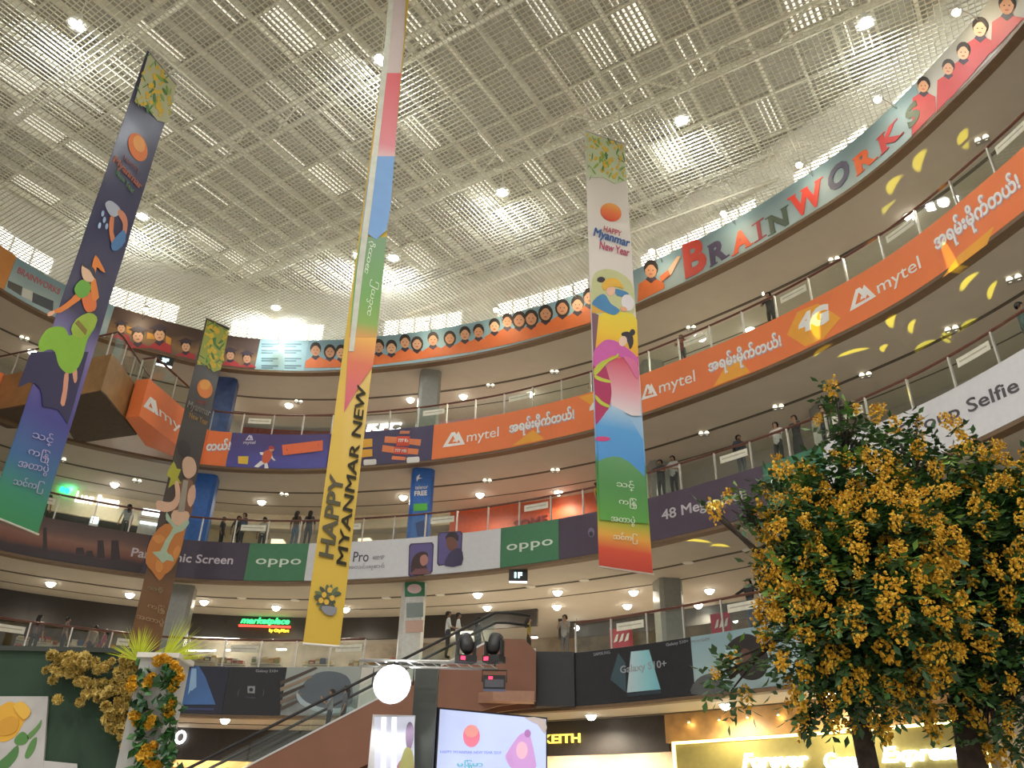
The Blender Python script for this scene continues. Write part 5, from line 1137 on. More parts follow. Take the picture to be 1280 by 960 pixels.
# ================================================================== DECORATED GATE (foreground left)
YG = 5.7; M_gg = mat('dark_green_board', (.018, .05, .026), .7, var=.15)
p, q = at_y(-70, 812, YG), at_y(186, 812, YG)
t = thing('green_board', ((p.x+q.x)/2, YG, 0), 'dark green decorated board with a painted flower at lower left', 'board')
b = MB(); b.box(p.x, q.x, YG, YG+.08, 0, p.z); b.build('board', M_gg, t)
b = MB(); b.box(p.x-.02, q.x+.02, YG-.02, YG+.1, p.z, p.z+.03); b.build('top_edge', mat('board_edge', (.04, .05, .04), .6), t)
pl = Plane((0, YG, 0), (1, 0, 0))
po = MB(); pl.poly(po, [(-40, 871), (62, 871), (52, 1010), (-45, 1010)], off=.02, th=.018); po = po.build('poster', mat('poster_white', (.50, .49, .48), .7), t)
for nm, c, P, o in (('painted_petal', 'c9982c', [(-6, 893), (12, 878), (26, 882), (40, 890), (32, 903), (22, 920), (6, 928), (-8, 920)], .022), ('painted_petal', 'bd8a26', [(0, 905), (14, 896), (26, 900), (22, 915), (8, 920), (-2, 916)], .026), ('painted_petal', 'cfa23a', [(20, 884), (30, 878), (41, 890), (32, 900)], .030), ('painted_leaf', '4a7a3a', [(20, 925), (30, 915), (38, 922), (34, 930), (24, 932)], .022), ('painted_leaf', '557f42', [(36, 920), (48, 908), (54, 900), (52, 910), (40, 924)], .022), ('painted_leaf', '4f7c40', [(33, 945), (40, 928), (48, 922), (46, 936), (38, 948)], .022), ('painted_leaf', '42703a', [(-4, 958), (10, 945), (24, 932), (24, 946), (10, 962)], .022)):
    b = MB(); pl.poly(b, smooth_poly(P, 3), off=o); b.build(nm, pm(c), po)
b = MB(); pl.poly(b, [(46, 950), (98, 955), (98, 1000), (46, 1000)], off=.018); b.build('white_card', mat('poster_white', (.50, .49, .48), .7), t)
# pillar
YPI = 5.45; p, q = at_y(176, 822, YPI), at_y(221, 822, YPI)
t = thing('garlanded_pillar', ((p.x+q.x)/2, YPI+.12, 0), 'white square pillar wrapped with leaf garlands and yellow flowers', 'pillar')
b = MB(); b.box(p.x, q.x, YPI, YPI+.25, 0, p.z); b.build('shaft', mat('pillar_white', (.42, .42, .40), .6), t)
b = MB(); b.box(p.x-.02, q.x+.02, YPI-.02, YPI+.27, p.z, p.z+.03); b.build('cap', M_white, t)
gr_ = random.Random(3); M_gl = [mat('garland_leaf', (.05, .16, .04), .4, var=.3), mat('garland_leaf_dark', (.025, .085, .03), .4, var=.3)]
b = MB()
for i in range(270):
    px = gr_.choice((gr_.gauss(178, 5), gr_.gauss(212, 5), gr_.gauss(215, 4), gr_.gauss(197, 7) if gr_.random() < .3 else gr_.gauss(180, 5))); py = gr_.uniform(826, 985)
    c = at_y(px, py, YPI-.03-gr_.random()*.03); d = Vector((gr_.gauss(0, .6), -.2, gr_.gauss(-.5, .6))).normalized()
    leaf(b, c, d, gr_.uniform(.05, .085), .025, gr_.randint(0, 1), gr_)
o = b.build('garland_leaves', M_gl, t); o['kind'] = 'stuff'
BL = []
for sd in range(3):
    r = random.Random(90+sd); b = MB()
    for i in range(14):
        v = Vector((r.gauss(0, 1), r.gauss(0, 1), r.gauss(0, 1))).normalized(); q_ = v.to_track_quat('Z', 'Y').to_matrix().to_4x4(); s = r.uniform(.022, .034)
        vs = [(0, 0, 0)]+[(s*(1 if k % 2 == 0 else .6)*math.cos(math.pi*k/5), s*(1 if k % 2 == 0 else .6)*math.sin(math.pi*k/5), s*.45) for k in range(10)]
        b.add([q_ @ (Vector(x)+Vector((0, 0, .012))) for x in vs], [(0, k, k % 10+1) for k in range(1, 11)], 0)
    BL.append(b)
ME_or = [b.mesh('blossom', mat('blossom_orange', (.66, .38, .025), .55, var=.25, scale=15)) for b in BL]
ME_ye = [b.mesh('blossom', mat('blossom_butter', (.56, .42, .12), .6, var=.25, scale=12)) for b in BL]
for px, py in ((218, 832), (224, 838), (226, 846), (219, 852), (216, 860), (166, 850), (186, 850), (190, 846), (184, 856), (165, 858), (190, 900), (186, 906), (168, 895), (172, 902), (210, 884), (216, 878), (212, 892), (182, 936), (188, 942), (178, 945), (192, 932), (186, 955), (196, 958), (210, 826), (204, 822), (197, 826)):
    o = link_mesh('blossom', ME_or[gr_.randrange(3)], t, True); o.location = at_y(px, py, YPI-.05)-Vector(t.location); o.rotation_euler = (gr_.random()*6, gr_.random()*6, 0); s = gr_.uniform(.75, 1.1); o.scale = (s, s, s)
M_tuft = mat('tuft_lime', (.55, .62, .03), .5, var=.3)
def tuft(px, py, a0, a1, L, label):
    c = at_y(px, py, YPI+.06); t2 = thing('spiky_tuft', c, label, 'decoration', 'lime tufts on the pillar'); b = MB()
    for i in range(70):
        a = R(gr_.uniform(a0, a1)); d = Vector((math.cos(a), gr_.uniform(-.35, .35), math.sin(a))).normalized(); l = L*gr_.uniform(.75, 1.05); sd = d.cross(Vector((0, 1, 0))).normalized()*.004
        b.add([sd, -sd, d*l, Vector((0, .003, 0))], [(0, 1, 2), (1, 3, 2), (3, 0, 2)])
    o = b.build('blades', M_tuft, t2, local=True); o['kind'] = 'stuff'
    b = MB(); b.lathe([(.012, -.03), (.018, 0), (.008, .03)], 8); b.build('stalk', M_gl[0], t2, local=True)
tuft(173, 826, 15, 170, .23, 'round lime spiky tuft on the pillar top, left one'); tuft(203, 826, 5, 80, .30, 'feathery lime tuft leaning right from the pillar top')
# spray of butter-yellow blossoms over the board
t = thing('blossom_spray', at_y(110, 822, YG-.08), 'drooping spray of butter-yellow blossoms on the green board', 'flowers')
O = Vector(t.location); spots = []
for i in range(210):
    if i < 120: x, y = gr_.uniform(48, 172), gr_.uniform(818, 868); 
    else: x, y = gr_.uniform(118, 176), gr_.uniform(860, 948)
    if i < 120 and y > 830+.42*(x-44): continue
    if i >= 120 and y > 872+1.5*(x-112): continue
    spots.append((x, y))
spots += [(72, 874), (100, 878), (58, 838), (66, 850), (108, 868), (150, 905), (142, 890)]
for x, y in spots:
    o = link_mesh('blossom', ME_ye[gr_.randrange(3)], t, True); o.location = at_y(x, y, YG-.05-gr_.random()*.07)-O; o.rotation_euler = (gr_.random()*6, gr_.random()*6, 0); s = gr_.uniform(.7, 1.1); o.scale = (s, s, s)
b = MB()
for i in range(60):
    x, y = gr_.choice(spots); c = at_y(x+gr_.gauss(0, 5), y+gr_.gauss(3, 5), YG-.05); leaf(b, c, Vector((gr_.gauss(0, 1), -.2, gr_.gauss(-.4, .6))).normalized(), .07, .02, 1, gr_)
o = b.build('spray_leaves', M_gl, t); o['kind'] = 'stuff'
for k in range(6):
    b = MB(); x = 60+k*20; b.tube([at_y(176, 822, YG-.05), at_y((176+x)/2, 830+k*4, YG-.07), at_y(x, 848+(k*12 if k > 2 else 0), YG-.06)], [.006, .004, .002], 5); b.build('stem', M_bark, t)

# ================================================================== PEOPLE
M_skin = [mat('skin_tan', (.36, .21, .13), .55, var=.05), mat('skin_light', (.45, .28, .19), .55, var=.05)]
M_hair = mat('black_hair', (.012, .010, .010), .45)
M_shoe = mat('dark_shoe', (.03, .028, .026), .5)
def cloth(h): return mat('cloth_'+h, hexc(h), .85, var=.12, scale=20)
ARM = {'down': [(.25, .03, 1.13), (.27, -.05, .89), (.27, -.09, .80)], 'lean': [(.26, -.13, 1.17), (.13, -.36, 1.14), (.08, -.43, 1.14)], 'phone': [(.24, -.16, 1.17), (.10, -.30, 1.34), (.07, -.33, 1.42)], 'spread': [(.40, -.12, 1.25), (.58, -.30, 1.14), (.65, -.36, 1.14)], 'hold': [(.25, -.06, 1.12), (.15, -.28, 1.08), (.09, -.33, 1.10)]}
def person(pos, rz, label, shirt, pants, H=1.66, larm='down', rarm='down', hair='short', skirt=False, group='people along the railings', stride=0.0, sk=0, fem=False):
    k = H/1.70; J = {}; E = []; seg = []
    def v(n, p, r): J[n] = (Vector(p)*k, r*k)
    v('pel', (0, 0, .95), .125); v('spi', (0, .005, 1.13), .112 if fem else .122); v('che', (0, 0, 1.32), .128 if fem else .142); v('nec', (0, .01, 1.475), .052); v('jaw', (0, -.02, 1.55), .062); v('cra', (0, -.005, 1.62), .085); v('top', (0, .005, 1.68), .055); v('nose', (0, -.105, 1.595), .014)
    for a, b in (('pel', 'spi'), ('spi', 'che')): E.append((a, b, 'shirt'))
    E += [('che', 'nec', 'skin'), ('nec', 'jaw', 'skin'), ('jaw', 'cra', 'skin'), ('cra', 'top', 'skin'), ('cra', 'nose', 'skin')]
    for s, pose in ((-1, larm), (1, rarm)):
        q = 'L' if s < 0 else 'R'; e, w, h = ARM[pose]
        v('sh'+q, (s*(.165 if fem else .185), 0, 1.41), .062); v('el'+q, (s*e[0], e[1], e[2]), .043); v('wr'+q, (s*w[0], w[1], w[2]), .029); v('ha'+q, (s*h[0], h[1], h[2]), .032)
        E += [('che', 'sh'+q, 'shirt'), ('sh'+q, 'el'+q, 'shirt'), ('el'+q, 'wr'+q, 'skin'), ('wr'+q, 'ha'+q, 'skin')]
        d = (Vector(h)-Vector(w)).normalized(); d.x *= s; hv = Vector((s*h[0], h[1], h[2])); sd = d.cross(Vector((0, 0, 1))); sd = sd.normalized() if sd.length > .1 else Vector((1, 0, 0))
        for fi, (o, l) in enumerate(((-.026, .060), (-.009, .072), (.009, .067), (.026, .052))):
            v('f%d%s' % (fi, q), hv+sd*o+d*.03, .009); v('g%d%s' % (fi, q), hv+sd*o*1.15+d*(.03+l*.6)+Vector((0, 0, -.012)), .008); E += [('ha'+q, 'f%d%s' % (fi, q), 'skin'), ('f%d%s' % (fi, q), 'g%d%s' % (fi, q), 'skin')]
        v('th'+q, hv-sd*.045*s+d*.012, .010); E.append(('ha'+q, 'th'+q, 'skin'))
        st = stride*s
        v('hi'+q, (s*.085, 0, .90), .098); v('kn'+q, (s*.10, -.02+st*.5, .50), .064); v('an'+q, (s*.10, .03+st, .09), .041); v('to'+q, (s*.115, -.13+st, .045), .036)
        E += [('pel', 'hi'+q, 'pants'), ('hi'+q, 'kn'+q, 'pants'), ('kn'+q, 'an'+q, 'pants' if not skirt else 'skin'), ('an'+q, 'to'+q, 'shoe')]
    names = list(J); idx = {n: i for i, n in enumerate(names)}
    me = bpy.data.meshes.new('person_skeleton'); me.from_pydata([J[n][0] for n in names], [(idx[a], idx[b]) for a, b, _ in E], [])
    ob = bpy.data.objects.new('person_skeleton', me); COL.objects.link(ob)
    ob.modifiers.new('skin', 'SKIN').use_smooth_shade = True; sv = me.skin_vertices[0].data
    for i, n in enumerate(names):
        r = J[n][1]; sv[i].radius = (r*(1.25 if n in ('che', 'spi', 'pel') else 1), r*(.78 if n in ('che', 'spi', 'pel') else 1)); sv[i].use_root = n == 'pel'
    ob.modifiers.new('sub', 'SUBSURF').levels = 1
    dg = bpy.context.evaluated_depsgraph_get(); dg.update(); bm_ = bpy.data.meshes.new_from_object(ob.evaluated_get(dg)); bpy.data.objects.remove(ob); bpy.data.meshes.remove(me)
    bm_.name = 'body'; bm_.materials.clear()
    for m in (cloth(shirt), cloth(pants), M_skin[sk], M_shoe): bm_.materials.append(m)
    ki = {'shirt': 0, 'pants': 1, 'skin': 2, 'shoe': 3}
    SA = np.array([J[a][0] for a, b, c in E]); SBb = np.array([J[b][0] for a, b, c in E]); KI = np.array([ki[c] for a, b, c in E])
    C = np.array([p.center for p in bm_.polygons]); D = SBb-SA; L2 = (D**2).sum(1)
    tt = np.clip(((C[:, None, :]-SA)*D).sum(2)/L2, 0, 1); dist = np.linalg.norm(C[:, None, :]-(SA+tt[..., None]*D), axis=2)
    dist -= np.array([min(J[a][1], J[b][1]) for a, b, c in E])*.6
    bm_.polygons.foreach_set('material_index', KI[dist.argmin(1)].astype(np.int32))
    t = thing('person', pos, label, 'person', group, rz)
    link_mesh('body', bm_, t, True)
    c = Vector((0, .008, 1.615))*k; b = MB()
    pr = [(0, .112), (.05, .105), (.085, .075), (.102, .03), (.104, -.02), (.096, -.055)]
    n0 = 16; ring = []
    for rr, z in pr:
        for i in range(n0):
            a = 2*math.pi*i/n0; x, y = rr*math.cos(a), rr*math.sin(a)*1.08
            zz = z
            if y < -.035 and z < .06: zz = .055+.01*math.cos(a*3)   # fringe line above the brow
            b.v.append(((c.x+x*k), c.y+y*k+.006, c.z+zz*k))
    for j in range(len(pr)-1):
        for i in range(n0): b.f.append((j*n0+i, j*n0+(i+1) % n0, (j+1)*n0+(i+1) % n0, (j+1)*n0+i)); b.m.append(0)
    if hair == 'long':
        b.tube([c+Vector((0, .05, .02))*k, c+Vector((0, .085, -.12))*k, c+Vector((0, .10, -.30))*k], [.09*k, .095*k, .05*k], 10)
    elif hair == 'bun': b.lathe([(0, -.05), (.045, -.02), (.045, .03), (0, .055)], 10, M=Matrix.Translation(c+Vector((0, .12, .05))*k))
    b.build('hair', M_hair, t, True, True)
    b = MB()
    for s in (-1, 1): b.box(s*.032*k-.010, s*.032*k+.010, (-.098)*k, (-.088)*k, 1.618*k, 1.628*k)
    b.build('eyes', M_hair, t, local=True)
    if skirt:
        b = MB(); b.lathe([(.13*k, 1.02*k), (.155*k, .88*k), (.19*k, .5*k), (.20*k, .14*k), (.19*k, .14*k)], 16, M=Matrix.Diagonal((1, .8, 1, 1))); b.build('skirt', cloth(pants), t, True, True)
    return t
def at_rail(k, px, py, off=.62, turn=0.0):
    s = ringhit(px, py, .15)[0]; x, y = rp(s, off); tx, ty = rt(s); return (x, y, LV[k][1]), math.atan2(ty, tx)+R(turn)
def rp_person(k, px, py, label, shirt, pants, off=.62, turn=0, **kw):
    pos, rz = at_rail(k, px, py, off, turn); return person(pos, rz, label, shirt, pants, **kw)
def held(who, local, name, label, cat):
    return thing(name, world_of(who) @ Vector(local), label, cat, rz=who.rotation_euler.z)
# third level
holder = rp_person('B', 953, 378, 'dark-clothed person holding a glowing phone at the third-level rail', '2e2a2c', '262428', rarm='phone', larm='lean')
rp_person('B', 844, 425, 'person in a reddish top leaning low on the third-level rail', '7a3a30', '3a3432', larm='lean', rarm='lean', H=1.5, hair='long', fem=True)
rp_person('B', 733, 465, 'dark-dressed person standing left of the white banner, third level', '25252a', '202226', hair='long', fem=True, off=.9)
# second level
packer = rp_person('C', 916, 560, 'person in navy shirt wearing a dark backpack at the second-level rail', '27303c', '5a5f68', larm='lean', turn=60)
rp_person('C', 962, 545, 'person in white shirt leaning forward at the second-level rail', 'b9b7b2', '2a2a2e', larm='lean', rarm='lean')
rp_person('C', 985, 535, 'person in a long dark dress with raised hand, second-level rail', '2b2a2e', '28282c', rarm='phone', larm='lean', skirt=True, hair='bun', fem=True)
rp_person('C', 1019, 520, 'person in dark grey top, left of a pair above the tree', '33363a', '2a2a2e', hair='long', larm='lean', rarm='lean', fem=True)
rp_person('C', 1031, 514, 'person in green top, right of a pair above the tree', '5a6a34', '2a2a2e', hair='long', larm='lean', rarm='lean', fem=True, H=1.7)
rp_person('C', 1262, 396, 'person in teal top by the second-level rail at the right edge', '48605c', '34424a', turn=150, larm='hold', rarm='hold')
rp_person('C', 818, 600, 'person in black leaning on the second-level rail, right of the striped banner', '262428', '2e2c30', larm='spread', rarm='lean')
rp_person('C', 834, 597, 'person in pale shirt beside the one in black, second level', '9a9a98', '24242a', larm='lean', rarm='hold')
bagger = rp_person('C', 734, 634, 'person in yellow top walking left of the striped banner', 'a8882c', '4a5a74', hair='bun', turn=90, fem=True, off=1.1, stride=.1)
rp_person('C', 366, 652, 'person in brown top and jeans, left of a pair by the yellow banner', '4a3a30', '3f5468', hair='long', turn=170, fem=True)
rp_person('C', 382, 652, 'person in dark clothes, right of a pair by the yellow banner', '2e2c30', '26262c', hair='long', turn=190, fem=True)
rp_person('C', 288, 655, 'person in charcoal top in the dark group right of the dancer banner', '34383e', '2c343e', hair='long', turn=30, off=1.4, fem=True)
rp_person('C', 297, 655, 'person in denim jacket in the group right of the dancer banner', '4a5664', '2c3038', turn=-40, off=1.0)
rp_person('C', 272, 655, 'shorter person at the left of the group by the dancer banner', '3c3c42', '2c3038', turn=80, off=1.2, H=1.5)
rp_person('C', 319, 655, 'person in off-white top right of the group by the dancer banner', 'a9a49c', '35353c', hair='bun', turn=180, off=1.5, fem=True)
rp_person('C', 60, 636, 'shopper in dark coat left of the green lit shop sign', '2c3438', '24282c', turn=160, off=1.6)
rp_person('C', 160, 648, 'shopper with light top right of the green lit shop sign', '7d8488', '2c3034', turn=200, off=1.6, hair='long', fem=True)
# first level
rp_person('D', 928, 748, 'person in black top and jeans with arms spread on the first-level rail', '1d1c20', '46566a', larm='spread', rarm='spread', hair='long', fem=True, sk=1)
rp_person('D', 962, 742, 'person in grey leaning on the first-level rail beside the tree', '5c5a58', '3a3c40', larm='lean', rarm='lean')
shooter = rp_person('D', 690, 790, 'person in pale shirt raising a camera by the corner panel', '8d8d86', '5a5a58', larm='phone', rarm='phone', off=1.2)
rp_person('D', 648, 795, 'person in yellow and dark clothes at the escalator landing', '8a7a24', '2a2426', hair='long', turn=120, off=1.0, fem=True)
rp_person('D', 597, 795, 'person in dark grey top at the escalator top, right of two in white', '4a4a4c', '2e2e32', hair='long', turn=150, off=.2, fem=True)
for i, (px, sh, tn, lab) in enumerate(((558, 'c6c8c4', 100, 'person in white shirt at the escalator top, left of two'), (571, 'cfd0cc', 95, 'person in white shirt at the escalator top, right of two'))):
    p = at_y(px, 795, 30.9+i*.2); person((p.x, p.y+.6, fD), R(tn), lab, sh, '33343c', H=1.72, larm='hold', rarm='down', group='people on the escalator')
for i, (px, sh, lab, H) in enumerate(((80, '6a5a50', 'shopper in brown in the crowded first-level shop at left', 1.6), (45, '5a4a4a', 'shopper at the far left of the first-level walkway', 1.65), (118, '70655a', 'shopper in beige near the dancer banner, first level', 1.62), (133, '7a3a44', 'shopper in dark red top near the dancer banner, first level', 1.6))):
    rp_person('D', px, 800, lab, sh, '34323a', off=1.2+i*.5, turn=60*i+100, H=H, hair='long' if i % 2 else 'short', fem=bool(i % 2))
# riding the escalator
for px, sh, lab in ((412, '8f8f94', 'person in pale shirt riding the escalator, upper of two'), (426, '5c5a66', 'person in dark violet top riding the escalator, lower of two')):
    p = at_y(px, 905, 29.95); z = zline(p.x)-.33; person((p.x, 29.7 if px == 412 else 30.2, z), R(-90+15), lab, sh, '33343e', larm='down', rarm='phone' if px == 412 else 'down', hair='long' if px != 412 else 'short', group='people on the escalator')
# ground floor
for px, py, Y, sh, tn, lab in ((297, 940, 33.5, '9a3030', 180, 'person in red top passing on the ground floor'), (278, 953, 30, '4a4038', 150, 'person in brown top low in the frame on the ground floor'), (330, 948, 34, '3f7a50', 200, 'person in green top on the ground floor'), (318, 944, 35.0, 'a8a8a8', 170, 'person in white top on the ground floor'), (345, 953, 32, '3a3a42', 190, 'person in dark top at the escalator foot')):
    p = at_y(px, 985, Y); person((p.x, Y, 0), R(tn), lab, sh, '30323a', H=1.7, group='people on the ground floor')

t = held(holder, (.03, -.37, 1.42), 'phone', 'glowing phone held up at the third-level rail', 'phone')
b = MB(); b.box(-.04, .04, -.006, .006, -.075, .075); b.build('case', M_black, t, local=True); b = MB(); b.box(-.035, .035, -.009, -.0065, -.068, .068); b.build('screen', emis('phone_glow', (1, .9, .7), 6), t, local=True)
t = held(shooter, (0, -.38, 1.40), 'camera', 'small dark camera raised by the person in pale shirt', 'camera')
b = MB(); b.box(-.07, .07, -.03, .03, -.045, .045); b.build('body', M_black, t, local=True); b = MB(); b.lathe([(.03, 0), (.03, .05), (.025, .06), (0, .06)], 12, M=Matrix.Translation((0, -.03, 0)) @ Matrix.Rotation(R(90), 4, 'X')); b.build('lens', M_black, t, local=True)
t = held(packer, (0, .15, 1.0), 'backpack', 'dark backpack worn by the person in navy shirt', 'backpack')
b = MB(); P = [(-.13, 0), (-.15, .06), (-.12, .14), (.12, .14), (.15, .06), (.13, 0)]; b.prism(P, 0, .38); b.prism([(x*.8, y*.9) for x, y in P], .38, .42); b.build('bag', cloth('1e2228'), t, local=True)
for sx in (-.09, .09): b = MB(); b.tube([(sx, 0, .38), (sx, -.12, .46), (sx, -.27, .34), (sx, -.26, .1), (sx, 0, .04)], .016, 6); b.build('strap', cloth('1e2228'), t, local=True)
t = held(bagger, (.28, -.08, .45), 'shopping_bag', 'white shopping bag in the hand of the person in yellow', 'bag')
b = MB(); b.prism([(-.15, -.05), (.15, -.05), (.15, .05), (-.15, .05)], 0, .30); b.build('bag', cloth('d8d8d4'), t, local=True); b = MB(); b.tube([(-.07, 0, .3), (-.04, 0, .38), (.04, 0, .38), (.07, 0, .3)], .006, 6); b.build('handle', cloth('d8d8d4'), t, local=True)

# ================================================================== SHOP SIGNS AND FITTINGS
def back_text(txt, p0, p1, ptop, off, m, label, cat='sign', bold=.02, shear=0.0, name='shop_sign', th=.06, depthm=None):
    s0, z0 = ringhit(*p0, off); s1, z1 = ringhit(*p1, off); h = ringhit(*ptop, off)[1]-z0
    t = thing(name, (*rp((s0+s1)/2, off), min(z0, z1)), label, cat); v, f, a = text_mesh(txt, bold, shear); fr, bk = [], []
    for u, w in v:
        s = s0+(s1-s0)*u; z = z0+(z1-z0)*u+h*w; A = rp(s, off); B = rp(s, off+th); fr.append((*A, z)); bk.append((*B, z))
    b = MB(); solidify(b, fr, bk, f); b.build('letters', m, t); return t
def back_poly(t, P, off, m, name, th=.04):
    fr, bk = [], []
    for p in P:
        s, z = ringhit(*p, off); A = rp(s, off); B = rp(s, off+th); fr.append((*A, z)); bk.append((*B, z))
    b = MB(); solidify(b, fr, bk, [tuple(range(len(P)))[::-1]]); return b.build(name, m, t)
back_text('KFC', (457, 540), (501, 540), (457, 526), 5.7, emis('sign_white', (1, .98, .95), 3.2), 'glowing white three-letter restaurant sign on dark red wall', bold=.06, shear=.15)
t = back_text('Luvs Burma', (93, 627), (148, 635), (93, 613), 5.7, emis('sign_soft_white', (1, .98, .95), 1.5), 'glowing white shop sign with green mark on the second level', bold=.03)
for x in (78, 84): back_poly(t, ell(x, 611.5+.3*(x-78), 3.4, 3.6), 5.7, emis('sign_green', (.02, .9, .35), 4), 'green_mark')
point('sign_glow', t, (-1.2, -.5, .6), 18, (.1, 1, .35), .2)
t = back_text('marketplace', (300, 781), (361, 782.5), (300, 771), 6.0, emis('sign_green_letters', (.05, .85, .22), 2.2), 'glowing green script supermarket sign with red underline', bold=.03, shear=.25)
back_poly(t, [(298, 780.5), (363, 782.5), (363, 785), (298, 783)], 5.98, emis('sign_red', (1, .06, .04), 2.5), 'red_underline')
s0, z0 = ringhit(336, 791, 6.0); s1, _ = ringhit(361, 791, 6.0); v, f, a = text_mesh('by CityMart', .04); b = MB()
solidify(b, [(*rp(s0+(s1-s0)*u, 5.97), z0+.19*w) for u, w in v], [(*rp(s0+(s1-s0)*u, 6.0), z0+.19*w) for u, w in v], f); b.build('small_letters', emis('sign_yellow', (1, .8, .05), 2.2), t)
back_text('MANGO', (160, 931), (231, 930), (160, 913), 4.4, emis('sign_white', (1, .98, .95), 3.2), 'glowing white round-lettered shop sign at lower left', bold=.04)
t = back_text('CHARLES & KEITH', (578, 932), (725, 928), (578, 921), 2.95, emis('sign_gold', (1, .72, .12), 1.6), 'glowing golden capital letters on a charcoal shop header', bold=.02)
# jewellery shop: glowing sign box under a wood front
o_ = 2.72
sA, zA_ = ringhit(841, 934, o_); sB_, zB_ = ringhit(1233, 934, o_)
t = thing('sign_box', (*rp((sA+sB_)/2, o_), zD-2.4), 'long glowing sign box of the jewellery shop under a wooden front', 'sign')
b = MB(); band(b, sA, sB_, o_, o_+.35, zD-2.5, zD-.95); b.build('box', mat('sign_box_olive', (.32, .27, .08), .4), t)
M_led = emis('led_edge', (1, .83, .32), 5)
for z0_, z1_ in ((zD-1.03, zD-.95), (zD-2.5, zD-2.42)):
    b = MB(); band(b, sA, sB_, o_-.04, o_+.02, z0_, z1_); b.build('light_strip', M_led, t)
for s in (sA, sB_-.08): b = MB(); band(b, s, s+.08, o_-.04, o_+.02, zD-2.5, zD-.95); b.build('light_strip', M_led, t)
M_sw = emis('sign_cool_white', (.9, .94, 1), 4.5)
for txt, p0, p1, pt_ in (('Forever', (930, 961), (1013, 959), (930, 942)), ('Gems', (1033, 961), (1082, 960), (1033, 941)), ('Express', (1106, 960), (1206, 955), (1106, 934))):
    s0, z0 = ringhit(*p0, o_); s1, z1 = ringhit(*p1, o_); h = ringhit(*pt_, o_)[1]-z0; v, f, a = text_mesh(txt, .03, .25); b = MB()
    solidify(b, [(*rp(s0+(s1-s0)*u, o_-.1), z0+(z1-z0)*u+h*w) for u, w in v], [(*rp(s0+(s1-s0)*u, o_-.04), z0+(z1-z0)*u+h*w) for u, w in v], f); b.build('letters', M_sw, t)
wallseg('wall_ground_jewellery_inside', g3, g4, 6.5, 0, zD, mat('pale_shop_wall', (.78, .66, .50), .6))
for i, px in enumerate((862, 900, 936, 975, 1014)):
    s, z = ringhit(px, 905, 2.85); t2 = thing('wall_washer', (*rp(s, 2.8), zD-.32), 'small warm wall light on the wooden shop front, %s from the left' % ('first', 'second', 'third', 'fourth', 'fifth')[i], 'light', 'wall lights on the wooden front')
    b = MB(); b.lathe([(.05, .05), (.06, 0), (.05, -.05)], 10); b.build('case', M_metal, t2, True, True)
    b = MB(); b.lathe([(0, -.052), (.045, -.052), (.045, -.05)], 10); b.build('lens', emis('washer_glow', (1, .75, .3), 6), t2, local=True)
    point('washer_light', t2, (0, -.06, -.1), 3, (1, .72, .3), .03)
# unseen lamps added in the ground level shops to brighten soffit and interior
for i, (px, py, off, w) in enumerate(((250, 925, 6.3, 'left'), (330, 925, 6.3, 'middle'), (400, 925, 6.3, 'right'), (700, 925, 5.2, 'first behind the charcoal header'), (770, 925, 5.2, 'second behind the charcoal header'))):
    s, z = ringhit(px, py, off); t = thing('shop_fill_lamp', (*rp(s, off), zD), 'warm ceiling lamp in the ground-level shop, ' + w, 'light', 'ceiling lamps in the ground shops')
    b = MB(); b.lathe([(.16, -.05), (.18, 0), (.12, 0)], 14); b.build('bezel', M_lampcase, t, local=True)
    b = MB(); b.lathe([(0, -.04), (.15, -.04), (.15, -.02)], 14); b.build('lens', emis('shop_fill_lens', (1, .85, .6), 8), t, local=True)
    down_spot('shop_fill_beam', t, (0, 0, -.1), 900, (1, .8, .55), .12, 168)
# small hanging level signs
for px, py, k, txt, lab in ((208, 452, 'A', '3F', 'small hanging black level sign reading 3F near the orange corner'), (648, 718, 'C', '1F', 'small hanging black level sign reading 1F under the green board')):
    z = LV[k][0]; p = at_z(px, py-7, z-.06); t = thing('level_sign', (p.x, p.y, z-.55), lab, 'sign', rz=math.atan2(p.y, p.x)-R(90))
    b = MB(); b.box(-.36, .36, -.05, .05, 0, .45); b.build('case', M_black, t, local=True)
    b = MB(); b.box(-.34, .34, -.045, .045, -.05, 0); b.build('light_strip', emis('strip_white', (.9, .97, 1), 2.5), t, local=True)
    v, f, a = text_mesh(txt, .05); b = MB(); solidify(b, [(-.15+.3*u, -.065, .12+.22*w) for u, w in v], [(-.15+.3*u, -.051, .12+.22*w) for u, w in v], f); b.build('letters', emis('sign_cyan', (.55, .95, 1), 2), t, local=True)
    for x in (-.25, .25): b = MB(); b.tube([(x, 0, .45), (x, 0, .55)], .01, 5); b.build('hanger', M_metal, t, local=True)
